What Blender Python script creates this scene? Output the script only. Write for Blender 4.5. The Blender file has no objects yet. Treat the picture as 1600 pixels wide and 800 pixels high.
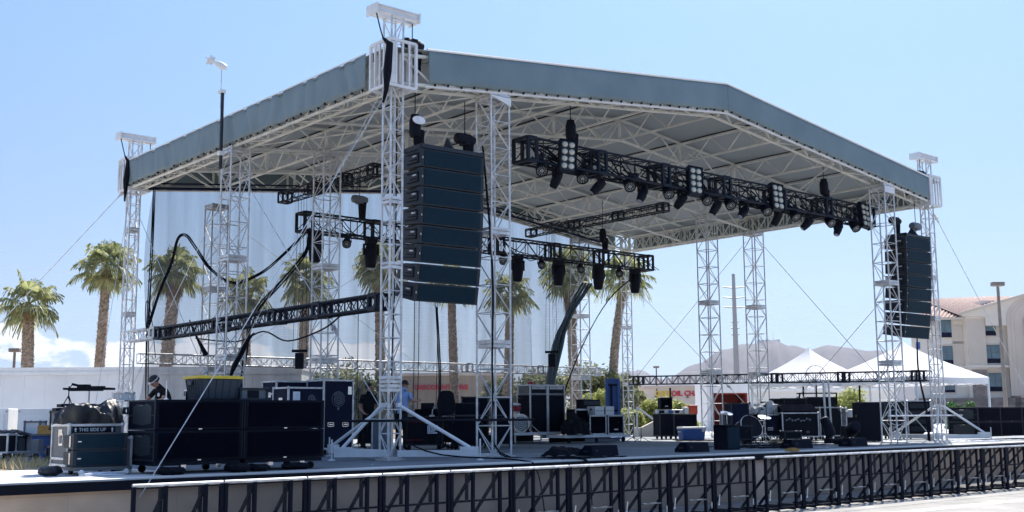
import bpy, math, random
from mathutils import Vector, Matrix, Euler
random.seed(7)
S = 0.84                     # survey units to metres
R = math.radians
scene = bpy.context.scene
COL = scene.collection
# ---------------------------------------------------------------- survey frame (where the photographer stood)
EYE = Vector((-15.357, -22.531, 2.25))
YAW, PITCH, ROLL, FPX = R(49.564), R(8.128), R(-0.368), 1760.6
_fh = Vector((math.cos(YAW), math.sin(YAW), 0)); _rt = Vector((math.sin(YAW), -math.cos(YAW), 0)); _up = Vector((0, 0, 1))
_F = _fh*math.cos(PITCH)+_up*math.sin(PITCH); _U = -_fh*math.sin(PITCH)+_up*math.cos(PITCH)
_R = _rt*math.cos(ROLL)+_U*math.sin(ROLL); _U2 = -_rt*math.sin(ROLL)+_U*math.cos(ROLL)
RC = YAW-math.pi/2           # heading of things that face the photographer
def fix(px, py, d):
    """survey sighting: direction (px,py) at horizontal distance d"""
    r = _F+_R*((px-800)/FPX)+_U2*((400-py)/FPX)
    return EYE+r*(d/r.dot(_fh))
def gp(px, d, z=1.2):
    p = fix(px, 640, d); return Vector((p.x, p.y, z))
# ---------------------------------------------------------------- mesh builder
class MB:
    def __init__(s): s.v = []; s.f = []; s.mi = []; s.m = 0
    def add(s, vs, fs):
        b = len(s.v); s.v += [Vector(v) for v in vs]
        for f in fs: s.f.append([b+i for i in f]); s.mi.append(s.m)
        return s
    def box(s, x0, x1, y0, y1, z0, z1, M=None):
        vs = [Vector((x, y, z)) for z in (z0, z1) for y in (y0, y1) for x in (x0, x1)]
        if M is not None: vs = [M @ v for v in vs]
        return s.add(vs, [(0, 2, 3, 1), (4, 5, 7, 6), (0, 1, 5, 4), (2, 6, 7, 3), (0, 4, 6, 2), (1, 3, 7, 5)])
    def bar(s, a, b, r, n=6, r2=None, cap=True, ref=None):
        a = Vector(a); b = Vector(b); d = b-a
        if d.length < 1e-6: return s
        r2 = r if r2 is None else r2
        d.normalize(); t = Vector(ref) if ref else (Vector((0, 0, 1)) if abs(d.z) < .9 else Vector((0, 1, 0)))
        u = d.cross(t).normalized(); w = u.cross(d)
        vs = []
        for p, q in ((a, r), (b, r2)):
            for i in range(n):
                k = 2*math.pi*(i+.5)/n; vs.append(p+u*math.cos(k)*q+w*math.sin(k)*q)
        fs = [(i, (i+1) % n, n+(i+1) % n, n+i) for i in range(n)]
        if cap: fs += [tuple(range(n))[::-1], tuple(range(n, 2*n))]
        return s.add(vs, fs)
    def flat(s, a, b, w, h, up=(0, 0, 1)):
        """rectangular bar; w across, h along up"""
        a = Vector(a); b = Vector(b); d = (b-a).normalized(); up = Vector(up)
        u = d.cross(up)
        if u.length < 1e-4: u = d.cross(Vector((0, 1, 0)))
        u.normalize(); q = u.cross(d)
        vs = [p+u*i*w/2+q*j*h/2 for p in (a, b) for i, j in ((-1, -1), (1, -1), (1, 1), (-1, 1))]
        return s.add(vs, [(0, 1, 2, 3)[::-1], (4, 5, 6, 7), (0, 1, 5, 4), (1, 2, 6, 5), (2, 3, 7, 6), (3, 0, 4, 7)])
    def tube(s, pts, r, n=6, taper=None):
        pts = [Vector(p) for p in pts]; rings = []; N = len(pts); b = len(s.v)
        prev = None
        for i, p in enumerate(pts):
            d = (pts[min(i+1, N-1)]-pts[max(i-1, 0)]).normalized()
            t = Vector((0, 0, 1)) if abs(d.z) < .95 else Vector((0, 1, 0))
            if prev is not None: u = (prev-d*prev.dot(d)).normalized()
            else: u = d.cross(t).normalized()
            prev = u; w = u.cross(d); rr = r if taper is None else taper[i]
            s.v += [p+u*math.cos(2*math.pi*k/n)*rr+w*math.sin(2*math.pi*k/n)*rr for k in range(n)]
        for i in range(N-1):
            for k in range(n):
                s.f.append([b+i*n+k, b+i*n+(k+1) % n, b+(i+1)*n+(k+1) % n, b+(i+1)*n+k]); s.mi.append(s.m)
        s.f.append([b+k for k in range(n)][::-1]); s.mi.append(s.m)
        s.f.append([b+(N-1)*n+k for k in range(n)]); s.mi.append(s.m)
        return s
    def lathe(s, prof, M=None, n=20, squash=None, caps=True):
        """prof: (radius, height) along local z"""
        b = len(s.v); M = M or Matrix()
        for r, z in prof:
            for k in range(n):
                a = 2*math.pi*k/n; v = Vector((r*math.cos(a), r*math.sin(a), z))
                if squash: v.y *= squash
                s.v.append(M @ v)
        for i in range(len(prof)-1):
            for k in range(n):
                s.f.append([b+i*n+k, b+i*n+(k+1) % n, b+(i+1)*n+(k+1) % n, b+(i+1)*n+k]); s.mi.append(s.m)
        if caps:
            s.f.append([b+k for k in range(n)][::-1]); s.mi.append(s.m)
            s.f.append([b+(len(prof)-1)*n+k for k in range(n)]); s.mi.append(s.m)
        return s
    def prism(s, poly, d0, d1, axis='y', M=None):
        """poly in the plane across axis, extruded d0..d1"""
        def P(a, b, d):
            v = {'y': Vector((a, d, b)), 'x': Vector((d, a, b)), 'z': Vector((a, b, d))}[axis]
            return M @ v if M is not None else v
        n = len(poly); vs = [P(a, b, d0) for a, b in poly]+[P(a, b, d1) for a, b in poly]
        return s.add(vs, [tuple(range(n)), tuple(range(n, 2*n))[::-1]]+[(i, n+i, n+(i+1) % n, (i+1) % n) for i in range(n)])
    def grid(s, fn, nu, nv):
        b = len(s.v)
        for i in range(nu+1):
            for j in range(nv+1): s.v.append(Vector(fn(i/nu, j/nv)))
        for i in range(nu):
            for j in range(nv):
                a = b+i*(nv+1)+j; s.f.append([a, a+nv+1, a+nv+2, a+1]); s.mi.append(s.m)
        return s
    def build(s, name, mats, parent=None, smooth=False, bevel=0, solid=0, world=False, sub=0):
        off = Vector((0, 0, 0))
        if parent is not None and world: off = Vector(parent['_o'])
        me = bpy.data.meshes.new(name)
        me.from_pydata([tuple((v-off)*S) for v in s.v], [], s.f); me.validate()
        if not isinstance(mats, (list, tuple)): mats = [mats]
        for m in mats: me.materials.append(m)
        if len(me.polygons) == len(s.mi): me.polygons.foreach_set('material_index', s.mi)
        import bmesh
        bm = bmesh.new(); bm.from_mesh(me); bmesh.ops.recalc_face_normals(bm, faces=bm.faces[:]); bm.to_mesh(me); bm.free()
        if smooth: me.polygons.foreach_set('use_smooth', [True]*len(me.polygons))
        o = bpy.data.objects.new(name, me); COL.objects.link(o)
        if parent is not None: o.parent = parent
        if bevel:
            b = o.modifiers.new('b', 'BEVEL'); b.width = bevel*S; b.segments = 2; b.limit_method = 'ANGLE'
        if solid:
            b = o.modifiers.new('s', 'SOLIDIFY'); b.thickness = solid*S; b.offset = 0
        if sub:
            b = o.modifiers.new('u', 'SUBSURF'); b.levels = sub; b.render_levels = sub
        return o
def tag(o, label=None, cat=None, group=None, kind=None):
    if label: o['label'] = label
    if cat: o['category'] = cat
    if group: o['group'] = group
    if kind: o['kind'] = kind
    return o
def thing(name, label, cat, loc=(0, 0, 0), rotz=0, group=None):
    o = bpy.data.objects.new(name, None); COL.objects.link(o); o.empty_display_size = .2
    o.location = Vector(loc)*S; o.rotation_euler = (0, 0, rotz); o['_o'] = tuple(loc)
    return tag(o, label, cat, group)
def lone(name, mb, mat, label, cat, group=None, kind=None, **k):
    """thing that is one mesh, authored in world coordinates; its origin is moved to its base"""
    xs = [v.x for v in mb.v]; ys = [v.y for v in mb.v]; zs = [v.z for v in mb.v]
    c = Vector(((min(xs)+max(xs))/2, (min(ys)+max(ys))/2, min(zs)))
    mb.v = [v-c for v in mb.v]
    o = mb.build(name, mat, **k); o.location = c*S
    return tag(o, label, cat, group, kind)
def copy_tree(o, parent=None):
    c = o.copy(); COL.objects.link(c)
    if parent is not None: c.parent = parent
    for ch in [x for x in bpy.data.objects if x.parent == o]: copy_tree(ch, c)
    return c
def place(o, loc, rotz=None, label=None):
    o.location = Vector(loc)*S; o['_o'] = tuple(loc)
    if rotz is not None: o.rotation_euler = (0, 0, rotz)
    if label: o['label'] = label
    return o
ORD = ['first', 'second', 'third', 'fourth', 'fifth', 'sixth', 'seventh', 'eighth', 'ninth', 'tenth', 'eleventh', 'twelfth', 'thirteenth', 'fourteenth', 'fifteenth', 'sixteenth']
# ---------------------------------------------------------------- materials
def mk(name, col, rough=.6, metal=0, var=.15, scale=6, bump=0, bscale=None, spec=.5, extra=None):
    m = bpy.data.materials.new(name); m.use_nodes = True; nt = m.node_tree; N = nt.nodes; L = nt.links
    b = N['Principled BSDF']; b.inputs['Roughness'].default_value = rough; b.inputs['Metallic'].default_value = metal
    b.inputs['Specular IOR Level'].default_value = spec
    tc = N.new('ShaderNodeTexCoord'); nz = N.new('ShaderNodeTexNoise'); nz.inputs['Scale'].default_value = scale; nz.inputs['Detail'].default_value = 6
    L.new(tc.outputs['Object'], nz.inputs['Vector'])
    mr = N.new('ShaderNodeMapRange'); mr.inputs['From Min'].default_value = .3; mr.inputs['From Max'].default_value = .7
    mr.inputs['To Min'].default_value = 1-var; mr.inputs['To Max'].default_value = 1+var
    L.new(nz.outputs['Fac'], mr.inputs['Value'])
    mx = N.new('ShaderNodeVectorMath'); mx.operation = 'SCALE'; mx.inputs[0].default_value = col[:3]
    L.new(mr.outputs['Result'], mx.inputs['Scale']); L.new(mx.outputs['Vector'], b.inputs['Base Color'])
    rr = N.new('ShaderNodeMapRange'); rr.inputs['To Min'].default_value = max(.05, rough-.12); rr.inputs['To Max'].default_value = min(1, rough+.12)
    L.new(nz.outputs['Fac'], rr.inputs['Value']); L.new(rr.outputs['Result'], b.inputs['Roughness'])
    if bump:
        n2 = N.new('ShaderNodeTexNoise'); n2.inputs['Scale'].default_value = bscale or scale*4; n2.inputs['Detail'].default_value = 8
        L.new(tc.outputs['Object'], n2.inputs['Vector'])
        bp = N.new('ShaderNodeBump'); bp.inputs['Strength'].default_value = bump; bp.inputs['Distance'].default_value = .05
        L.new(n2.outputs['Fac'], bp.inputs['Height']); L.new(bp.outputs['Normal'], b.inputs['Normal'])
    if extra: extra(m, nt, N, L, b, tc)
    return m
def sheer(name, col, alpha, rough=.8, folds=0):
    """woven screen: part of the light passes straight through"""
    def ex(m, nt, N, L, b, tc):
        tr = N.new('ShaderNodeBsdfTransparent'); ms = N.new('ShaderNodeMixShader'); ms.inputs[0].default_value = alpha
        out = N['Material Output']; L.new(tr.outputs[0], ms.inputs[1]); L.new(b.outputs[0], ms.inputs[2]); L.new(ms.outputs[0], out.inputs['Surface'])
        if folds:
            sp = N.new('ShaderNodeSeparateXYZ'); L.new(tc.outputs['Object'], sp.inputs[0])
            cb = N.new('ShaderNodeCombineXYZ'); L.new(sp.outputs[0], cb.inputs[0])
            ml = N.new('ShaderNodeMath'); ml.operation = 'MULTIPLY'; ml.inputs[1].default_value = .06; L.new(sp.outputs[2], ml.inputs[0]); L.new(ml.outputs[0], cb.inputs[2])
            nz = N.new('ShaderNodeTexNoise'); nz.inputs['Scale'].default_value = 2.2; nz.inputs['Detail'].default_value = 5; L.new(cb.outputs[0], nz.inputs['Vector'])
            mr = N.new('ShaderNodeMapRange'); mr.inputs['From Min'].default_value = .35; mr.inputs['From Max'].default_value = .7
            mr.inputs['To Min'].default_value = alpha-.1; mr.inputs['To Max'].default_value = alpha+folds
            L.new(nz.outputs['Fac'], mr.inputs['Value']); L.new(mr.outputs[0], ms.inputs[0])
    return mk(name, col, rough, 0, .08, 4, extra=ex)
def transl(name, col, tcol, mix, scale=1.5, bump=0):
    def ex(m, nt, N, L, b, tc):
        t = N.new('ShaderNodeBsdfTranslucent'); t.inputs[0].default_value = (*tcol, 1); ms = N.new('ShaderNodeMixShader'); ms.inputs[0].default_value = mix
        L.new(b.outputs[0], ms.inputs[1]); L.new(t.outputs[0], ms.inputs[2]); L.new(ms.outputs[0], N['Material Output'].inputs['Surface'])
    return mk(name, col, .7, 0, .12, scale, bump=bump, bscale=2, extra=ex)
def brick(name, c1, c2, mortar, sc, rw=.5, rh=.25, bump=.4, rot=None, ms=.012):
    def ex(m, nt, N, L, b, tc):
        mp = N.new('ShaderNodeMapping'); mp.inputs['Rotation'].default_value = rot or (R(90), 0, 0); L.new(tc.outputs['Object'], mp.inputs[0])
        bt = N.new('ShaderNodeTexBrick'); bt.inputs['Scale'].default_value = sc; bt.inputs['Color1'].default_value = (*c1, 1); bt.inputs['Color2'].default_value = (*c2, 1)
        bt.inputs['Mortar'].default_value = (*mortar, 1); bt.inputs['Mortar Size'].default_value = ms; bt.inputs['Brick Width'].default_value = rw; bt.inputs['Row Height'].default_value = rh
        L.new(mp.outputs[0], bt.inputs['Vector'])
        nz = N.new('ShaderNodeTexNoise'); nz.inputs['Scale'].default_value = 1.3; nz.inputs['Detail'].default_value = 8; L.new(tc.outputs['Object'], nz.inputs[0])
        mr = N.new('ShaderNodeMapRange'); mr.inputs['From Min'].default_value = .3; mr.inputs['From Max'].default_value = .7; mr.inputs['To Min'].default_value = .75; mr.inputs['To Max'].default_value = 1.2
        L.new(nz.outputs['Fac'], mr.inputs[0]); sc_ = N.new('ShaderNodeVectorMath'); sc_.operation = 'SCALE'
        L.new(bt.outputs['Color'], sc_.inputs[0]); L.new(mr.outputs[0], sc_.inputs['Scale']); L.new(sc_.outputs[0], b.inputs['Base Color'])
        bp = N.new('ShaderNodeBump'); bp.inputs['Strength'].default_value = bump; bp.inputs['Distance'].default_value = .02; L.new(bt.outputs['Color'], bp.inputs['Height']); L.new(bp.outputs[0], b.inputs['Normal'])
    return mk(name, c1, .9, extra=ex)
M = {}
M['alu'] = mk('aluminium_truss', (.60, .605, .62), .40, .4, .28, 7)
M['alu_w'] = mk('painted_steel_white', (.70, .71, .73), .5, 0, .08, 5)
M['roofalu'] = mk('warm_aluminium', (.68, .675, .63), .5, .1, .15, 3)
M['black'] = mk('black_paint', (.003, .005, .013), .65, 0, .3, 8, spec=.18)
M['blacktruss'] = mk('black_truss_paint', (.004, .009, .022), .5, 0, .3, 6, spec=.25)
M['grille'] = mk('speaker_grille', (.003, .020, .036), .75, 0, .25, 12, bump=.3, bscale=150, spec=.2)
M['subgrille'] = mk('dark_foam_grille', (.0012, .0018, .007), .95, 0, .4, 3, bump=.3, bscale=120, spec=.06)
M['cab'] = mk('cabinet_paint', (.006, .014, .025), .55, 0, .2, 8)
M['subcab'] = mk('sub_cabinet_paint', (.003, .005, .014), .7, 0, .25, 5, spec=.12)
M['rubber'] = mk('rubber', (.004, .005, .011), .8, 0, .2, 9, spec=.15)
M['slate'] = mk('slate_vinyl', (.155, .215, .242), .6, 0, .12, 1.2, bump=.35, bscale=1.2)
M['canopy'] = transl('grey_canopy_vinyl', (.35, .375, .39), (.35, .375, .39), .27, .6, .15)
M['white'] = mk('white_plastic', (.72, .72, .72), .5, 0, .05, 5)
M['tent'] = transl('white_tent_cloth', (.82, .82, .83), (.7, .7, .72), .3, 1)
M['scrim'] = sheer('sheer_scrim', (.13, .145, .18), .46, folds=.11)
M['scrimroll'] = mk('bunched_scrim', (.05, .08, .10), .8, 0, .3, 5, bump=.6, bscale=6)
M['mesh'] = sheer('perforated_black_sheet', (.01, .013, .02), .5)
M['yellow'] = mk('yellow_plastic', (.72, .52, .04), .5)
M['bluetub'] = mk('blue_plastic', (.03, .10, .34), .45)
M['bluedark'] = mk('navy_laminate', (.003, .008, .032), .6, 0, .3, 6, spec=.15)
M['grey'] = mk('grey_plastic', (.12, .14, .17), .5)
M['greycase'] = mk('grey_laminate', (.10, .11, .12), .5, 0, .2, 8)
M['darktub'] = mk('dark_grey_tub', (.02, .04, .065), .5)
M['card'] = mk('cardboard', (.42, .24, .07), .85, 0, .15, 10)
M['red'] = mk('red_lacquer', (.42, .015, .03), .3)
M['orange'] = mk('orange_red_plastic', (.65, .08, .03), .45)
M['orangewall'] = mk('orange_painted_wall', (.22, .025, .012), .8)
M['chrome'] = mk('chrome', (.7, .7, .72), .2, 1, .05)
M['lens'] = mk('milky_lens', (.55, .55, .48), .15, 0, .1, 30)
M['parlens'] = mk('led_lens', (.30, .34, .42), .2, 0, .5, 60)
M['tarp'] = mk('black_tarpaulin', (.012, .014, .019), .5, 0, .4, 3, bump=.5, bscale=5)
M['skin'] = mk('skin', (.42, .22, .15), .55, 0, .08, 12)
M['blackcloth'] = mk('black_cotton', (.008, .009, .014), .9, 0, .3, 8, spec=.2)
M['matte'] = mk('matte_black', (.005, .006, .011), 1, 0, .3, 8, spec=0)
M['bluecloth'] = mk('pale_blue_cotton', (.30, .42, .72), .9, 0, .1, 8, spec=.2)
M['hair'] = mk('dark_hair', (.012, .009, .009), .6, 0, .4, 30)
M['glasses'] = mk('orange_lens', (.55, .10, .04), .1)
M['deckwhite'] = mk('pale_concrete', (.58, .57, .55), .85, 0, .10, .7, bump=.2, bscale=30)
M['paper'] = mk('paper', (.75, .78, .85), .8)
M['glass'] = mk('window_glass', (.08, .14, .17), .08, 0, .5, .6, spec=1)
M['greyc'] = mk('grey_cover_cloth', (.45,.46,.48), .9, bump=.3, bscale=6)
def deck_ex(m, nt, N, L, b, tc):
    # black stage vinyl worn grey, with seams of the sheets
    w = N.new('ShaderNodeTexNoise'); w.inputs['Scale'].default_value = .35; w.inputs['Detail'].default_value = 10; L.new(tc.outputs['Object'], w.inputs[0])
    cr = N.new('ShaderNodeValToRGB'); cr.color_ramp.elements[0].position = .35; cr.color_ramp.elements[0].color = (.085, .105, .125, 1); cr.color_ramp.elements[1].position = .68; cr.color_ramp.elements[1].color = (.17, .195, .22, 1)
    L.new(w.outputs['Fac'], cr.inputs[0]); L.new(cr.outputs[0], b.inputs['Base Color'])
M['deck'] = mk('worn_stage_deck', (.2, .2, .2), .75, bump=.15, bscale=20, extra=deck_ex)
def ramp_ground(name, c1, c2, sc, rough=.95, bump=.5):
    def ex(m, nt, N, L, b, tc):
        a = N.new('ShaderNodeTexNoise'); a.inputs['Scale'].default_value = sc; a.inputs['Detail'].default_value = 12; a.inputs['Roughness'].default_value = .65; L.new(tc.outputs['Object'], a.inputs[0])
        cr = N.new('ShaderNodeValToRGB'); cr.color_ramp.elements[0].position = .3; cr.color_ramp.elements[0].color = (*c1, 1); cr.color_ramp.elements[1].position = .7; cr.color_ramp.elements[1].color = (*c2, 1)
        L.new(a.outputs['Fac'], cr.inputs[0]); L.new(cr.outputs[0], b.inputs['Base Color'])
    return mk(name, c1, rough, bump=bump, bscale=sc*30, extra=ex, spec=.2)
M['dirt'] = ramp_ground('desert_ground', (.30, .23, .17), (.42, .34, .26), .3)
M['pave'] = ramp_ground('light_pavement', (.22, .21, .20), (.38, .37, .35), .9, bump=.15)
M['mount'] = ramp_ground('rocky_hillside', (.06, .058, .078), (.115, .105, .12), .006, bump=1)
M['wall'] = brick('block_wall', (.60, .44, .32), (.585, .43, .31), (.50, .37, .27), 1.0, 1.6, .42, .08, ms=.005)
M['stone'] = brick('ledge_stone', (.33, .27, .24), (.20, .165, .15), (.25, .21, .19), 1.0, .9, .28, .6, ms=.02)
M['tile'] = mk('clay_roof_tile', (.46, .33, .28), .85, 0, .25, 3)
M['polegrey'] = mk('galvanised_pole', (.34, .36, .38), .6)
M['stucco_l'] = mk('cream_stucco', (.72, .67, .60), .9, 0, .06, .5, bump=.15, bscale=30)
M['stucco_p'] = mk('sand_stucco', (.60, .53, .46), .9, 0, .06, .5, bump=.15, bscale=30)
M['stucco_b'] = mk('beige_stucco', (.36, .29, .22), .9, 0, .1, .5, bump=.15, bscale=30)
M['trailer'] = mk('white_corrugated_panel', (.74, .74, .75), .5, 0, .13, .5)
M['signred'] = mk('red_sign_letter', (.55, .02, .05), .5)
M['signyel'] = mk('yellow_sign_letter', (.80, .58, .05), .5)
M['bark'] = mk('palm_bark', (.34, .27, .21), .95, 0, .45, 9, bump=1, bscale=20)
M['skirt'] = mk('dead_frond_skirt', (.30, .20, .10), .95, 0, .5, 14, bump=1, bscale=30)
def leafmat(name, c1, c2, t=.35):
    def ex(m, nt, N, L, b, tc):
        oi = N.new('ShaderNodeNewGeometry'); cr = N.new('ShaderNodeValToRGB'); cr.color_ramp.elements[0].color = (*c1, 1); cr.color_ramp.elements[1].color = (*c2, 1)
        L.new(oi.outputs['Random Per Island'], cr.inputs[0]); L.new(cr.outputs[0], b.inputs['Base Color'])
        tl = N.new('ShaderNodeBsdfTranslucent'); L.new(cr.outputs[0], tl.inputs[0]); ms = N.new('ShaderNodeMixShader'); ms.inputs[0].default_value = t
        L.new(b.outputs[0], ms.inputs[1]); L.new(tl.outputs[0], ms.inputs[2]); L.new(ms.outputs[0], N['Material Output'].inputs['Surface'])
    return mk(name, c1, .55, extra=ex, spec=.4)
M['frond'] = leafmat('palm_frond', (.13, .165, .07), (.42, .42, .20), .5)
M['leaf'] = leafmat('olive_leaf', (.12, .145, .07), (.30, .31, .17), .4)
M['leafy'] = leafmat('yellow_green_leaf', (.24, .28, .07), (.46, .47, .17), .4)
M['leafg'] = leafmat('green_leaf', (.03, .09, .03), (.08, .18, .05))
M['straw'] = leafmat('dry_grass_blade', (.45, .36, .18), (.65, .55, .32), .2)
# ---------------------------------------------------------------- world, sun, camera
w = bpy.data.worlds.new("World"); scene.world = w; w.use_nodes = True
nt = w.node_tree; N = nt.nodes; L = nt.links; bg = N['Background']
SUN = Vector((.72, .42, 1.0)).normalized()
sky = N.new('ShaderNodeTexSky'); sky.sky_type = 'NISHITA'; sky.sun_disc = False
sky.sun_elevation = math.asin(SUN.z); sky.sun_rotation = math.atan2(SUN.x, SUN.y)
sky.air_density = 1.0; sky.dust_density = .6; sky.ozone_density = 3.0; sky.altitude = 600
tc = N.new('ShaderNodeTexCoord'); sp = N.new('ShaderNodeSeparateXYZ'); L.new(tc.outputs['Generated'], sp.inputs[0])
mp = N.new('ShaderNodeMapping'); mp.inputs['Scale'].default_value = (1, 1, 2.2); L.new(tc.outputs['Generated'], mp.inputs[0])
nz = N.new('ShaderNodeTexNoise'); nz.inputs['Scale'].default_value = 17; nz.inputs['Detail'].default_value = 9; nz.inputs['Roughness'].default_value = .55; L.new(mp.outputs[0], nz.inputs[0])
def M2(op, a, b=None, c=None):
    n = N.new('ShaderNodeMath'); n.operation = op
    for i, x in enumerate((a, b, c)):
        if x is None: continue
        if isinstance(x, (int, float)): n.inputs[i].default_value = x
        else: L.new(x, n.inputs[i])
    return n.outputs[0]
def MR(x, a, b, c, d, smooth=True):
    n = N.new('ShaderNodeMapRange'); n.interpolation_type = 'SMOOTHSTEP' if smooth else 'LINEAR'
    L.new(x, n.inputs[0])
    for i, q in enumerate((a, b, c, d)): n.inputs[i+1].default_value = q
    return n.outputs[0]
band = M2('MULTIPLY', MR(sp.outputs[2], .0, .015, .4, 1), MR(sp.outputs[2], .048, .088, 1, 0))       # cumulus sit low over the horizon
# azimuth: thick in the north-west, none in the east
dt = N.new('ShaderNodeVectorMath'); dt.operation = 'DOT_PRODUCT'; L.new(tc.outputs['Generated'], dt.inputs[0])
az = _fh*math.cos(R(18))-_rt*math.sin(R(18)); dt.inputs[1].default_value = az
side = MR(dt.outputs['Value'], .955, .985, 0, 1)
cl = M2('MULTIPLY', M2('MULTIPLY', band, side), 1.0)
dens = MR(M2('ADD', nz.outputs['Fac'], M2('MULTIPLY', cl, .25)), .645, .72, 0, .95)
dens = M2('MULTIPLY', dens, MR(cl, 0, .15, 0, 1))
skc = N.new('ShaderNodeMixRGB'); skc.blend_type = 'MIX'; L.new(dens, skc.inputs[0])
tint = N.new('ShaderNodeMixRGB'); tint.blend_type = 'MULTIPLY'; tint.inputs[0].default_value = 1; 
zr_ = N.new('ShaderNodeValToRGB'); E_ = zr_.color_ramp.elements; E_[0].position = 0; E_[0].color = (.225, .305, .54, 1); E_[1].position = .36; E_[1].color = (.54, .60, .64, 1)
for pos, c_ in ((.02, (.23, .285, .44, 1)), (.07, (.275, .305, .385, 1)), (.125, (.34, .355, .40, 1)), (.19, (.405, .425, .45, 1)), (.62, (1.25, 1.2, 1.15, 1))):
    e_ = E_.new(pos); e_.color = c_
L.new(sp.outputs[2], zr_.inputs[0]); L.new(zr_.outputs[0], tint.inputs[2])
L.new(sky.outputs[0], tint.inputs[1]); L.new(tint.outputs[0], skc.inputs[1]); skc.inputs[2].default_value = (3.8, 3.9, 4.1, 1)
L.new(skc.outputs[0], bg.inputs['Color']); bg.inputs['Strength'].default_value = .10
sl = bpy.data.lights.new('sun', 'SUN'); sl.energy = 3.6; sl.angle = R(.53); sl.color = (1, .95, .87)
so = bpy.data.objects.new('sun', sl); COL.objects.link(so); so.rotation_euler = SUN.to_track_quat('Z', 'Y').to_euler()
cam = bpy.data.cameras.new('camera'); co = bpy.data.objects.new('camera', cam); COL.objects.link(co); scene.camera = co
cam.sensor_width = 36; cam.lens = 36*FPX/1600; cam.clip_start = .1; cam.clip_end = 20000
co.matrix_world = Matrix(((_R.x, _U2.x, -_F.x, EYE.x*S), (_R.y, _U2.y, -_F.y, EYE.y*S), (_R.z, _U2.z, -_F.z, EYE.z*S), (0, 0, 0, 1)))
vs = scene.view_settings; vs.view_transform = 'Standard'; vs.look = 'None'; vs.gamma = 1; vs.use_curve_mapping = False; vs.exposure = 1.5
# ================================================================ THE SETTING
W, D, DZ = 25.2, 16.3, 1.25
XS = (0, 3.2, 22.0, 25.2); YM = 8.4
mb = MB(); mb.add([(-400, -300, 0), (600, -300, 0), (600, -2.9, 0), (-400, -2.9, 0)], [(0, 1, 2, 3)])
tag(mb.build('pavement', M['pave']), kind='structure')
mb = MB()
fary = 9000
mb.add([(-9000, -2.9, 1.19), (9000, -2.9, 1.19), (9000, fary, 1.19), (-9000, fary, 1.19), (-9000, -2.9, -.5), (9000, -2.9, -.5)], [(0, 1, 2, 3), (4, 5, 1, 0)])
tag(mb.build('ground', M['dirt']), kind='structure')
# stage: masonry retaining wall, concrete apron, deck
mb = MB(); mb.box(-40, 70, -3.10, -2.95, 0, 1.08)
tag(mb.build('stage_wall', M['wall']), kind='structure')
mb = MB(); mb.box(-40, 70, -3.16, -1.3, 1.10, 1.244)
tag(mb.build('stage_apron', M['deckwhite'], bevel=.01), kind='structure')
mb = MB(); mb.box(-40, 70, -3.22, -3.165, 1.05, 1.215)
tag(mb.build('stage_nosing', M['black'], bevel=.008), kind='structure')
mb = MB(); mb.box(-40, -6, -1.3, 1.6, 1.10, 1.243)
tag(mb.build('side_apron', M['deckwhite']), kind='structure')
mb = MB(); mb.box(-6, 42, -1.295, 17.6, 1.10, 1.246); mb.box(-6.6, 42, -2.6, -1.3, 1.246, 1.25)
tag(mb.build('stage_floor', M['deck']), kind='structure')
mb = MB(); mb.box(-30, -6.2, 8.8, 22, 1.1, 1.235); mb.box(42, 90, -1.2, 60, 1.1, 1.235); mb.box(-6, 42, 17.7, 24, 1.1, 1.235)
tag(mb.build('paved_court', M['deckwhite']), kind='structure')
# pale band crossing the pavement in front of the stage
mb = MB(); a = fix(1270, 799, 22); 
mb.add([(5, -7.75, .004), (60, -9.1, .004), (60, -9.5, .004), (5, -8.15, .004)], [(0, 1, 2, 3)])
tag(mb.build('pavement_pale_band', M['deckwhite']), kind='structure')
mb = MB()
for x in range(-12, 40, 5): mb.add([(x, -30, .005), (x+.04, -30, .005), (x+.04, -2.96, .005), (x, -2.96, .005)], [(0, 1, 2, 3)])
for y in (-12, -7): mb.add([(-20, y, .0055), (50, y, .0055), (50, y+.04, .0055), (-20, y+.04, .0055)], [(0, 1, 2, 3)])
tag(mb.build('pavement_joints', M['grey']), kind='structure')
mb = MB(); rnd = random.Random(44)
for i in range(60):
    x = rnd.uniform(-4, 30); y = rnd.uniform(-2.8, 9); a = rnd.choice((0, 1.57, .8, 2.2)); l = rnd.uniform(.1, .5); dx, dy = math.cos(a)*l, math.sin(a)*l; nx, ny = -math.sin(a)*.025, math.cos(a)*.025
    mb.add([(x-nx, y-ny, 1.2515), (x+dx-nx, y+dy-ny, 1.2515), (x+dx+nx, y+dy+ny, 1.2515), (x+nx, y+ny, 1.2515)], [(0, 1, 2, 3)])
tag(mb.build('floor_tape_marks', M['paper']), kind='structure')
# dry grass tufts in the gravel strip
mb = MB()
for i in range(900):
    x = random.uniform(-12, -6.2); y = random.uniform(2.0, 8.4)
    if random.random() < .5: y = random.gauss(4.5, .8)
    for k in range(3):
        a = random.uniform(0, 6.28); h = random.uniform(.08, .32); dx = math.cos(a)*.01; dy = math.sin(a)*.01; l = random.uniform(.3, .9)*h
        mb.add([(x-dx, y-dy, 1.19), (x+dx, y+dy, 1.19), (x+l*math.cos(a+1), y+l*math.sin(a+1), 1.19+h)], [(0, 1, 2)])
tag(mb.build('dry_grass', M['straw']), 'pale dry grass growing in the dirt strip left of the stage', 'grass', kind='stuff')
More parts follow.
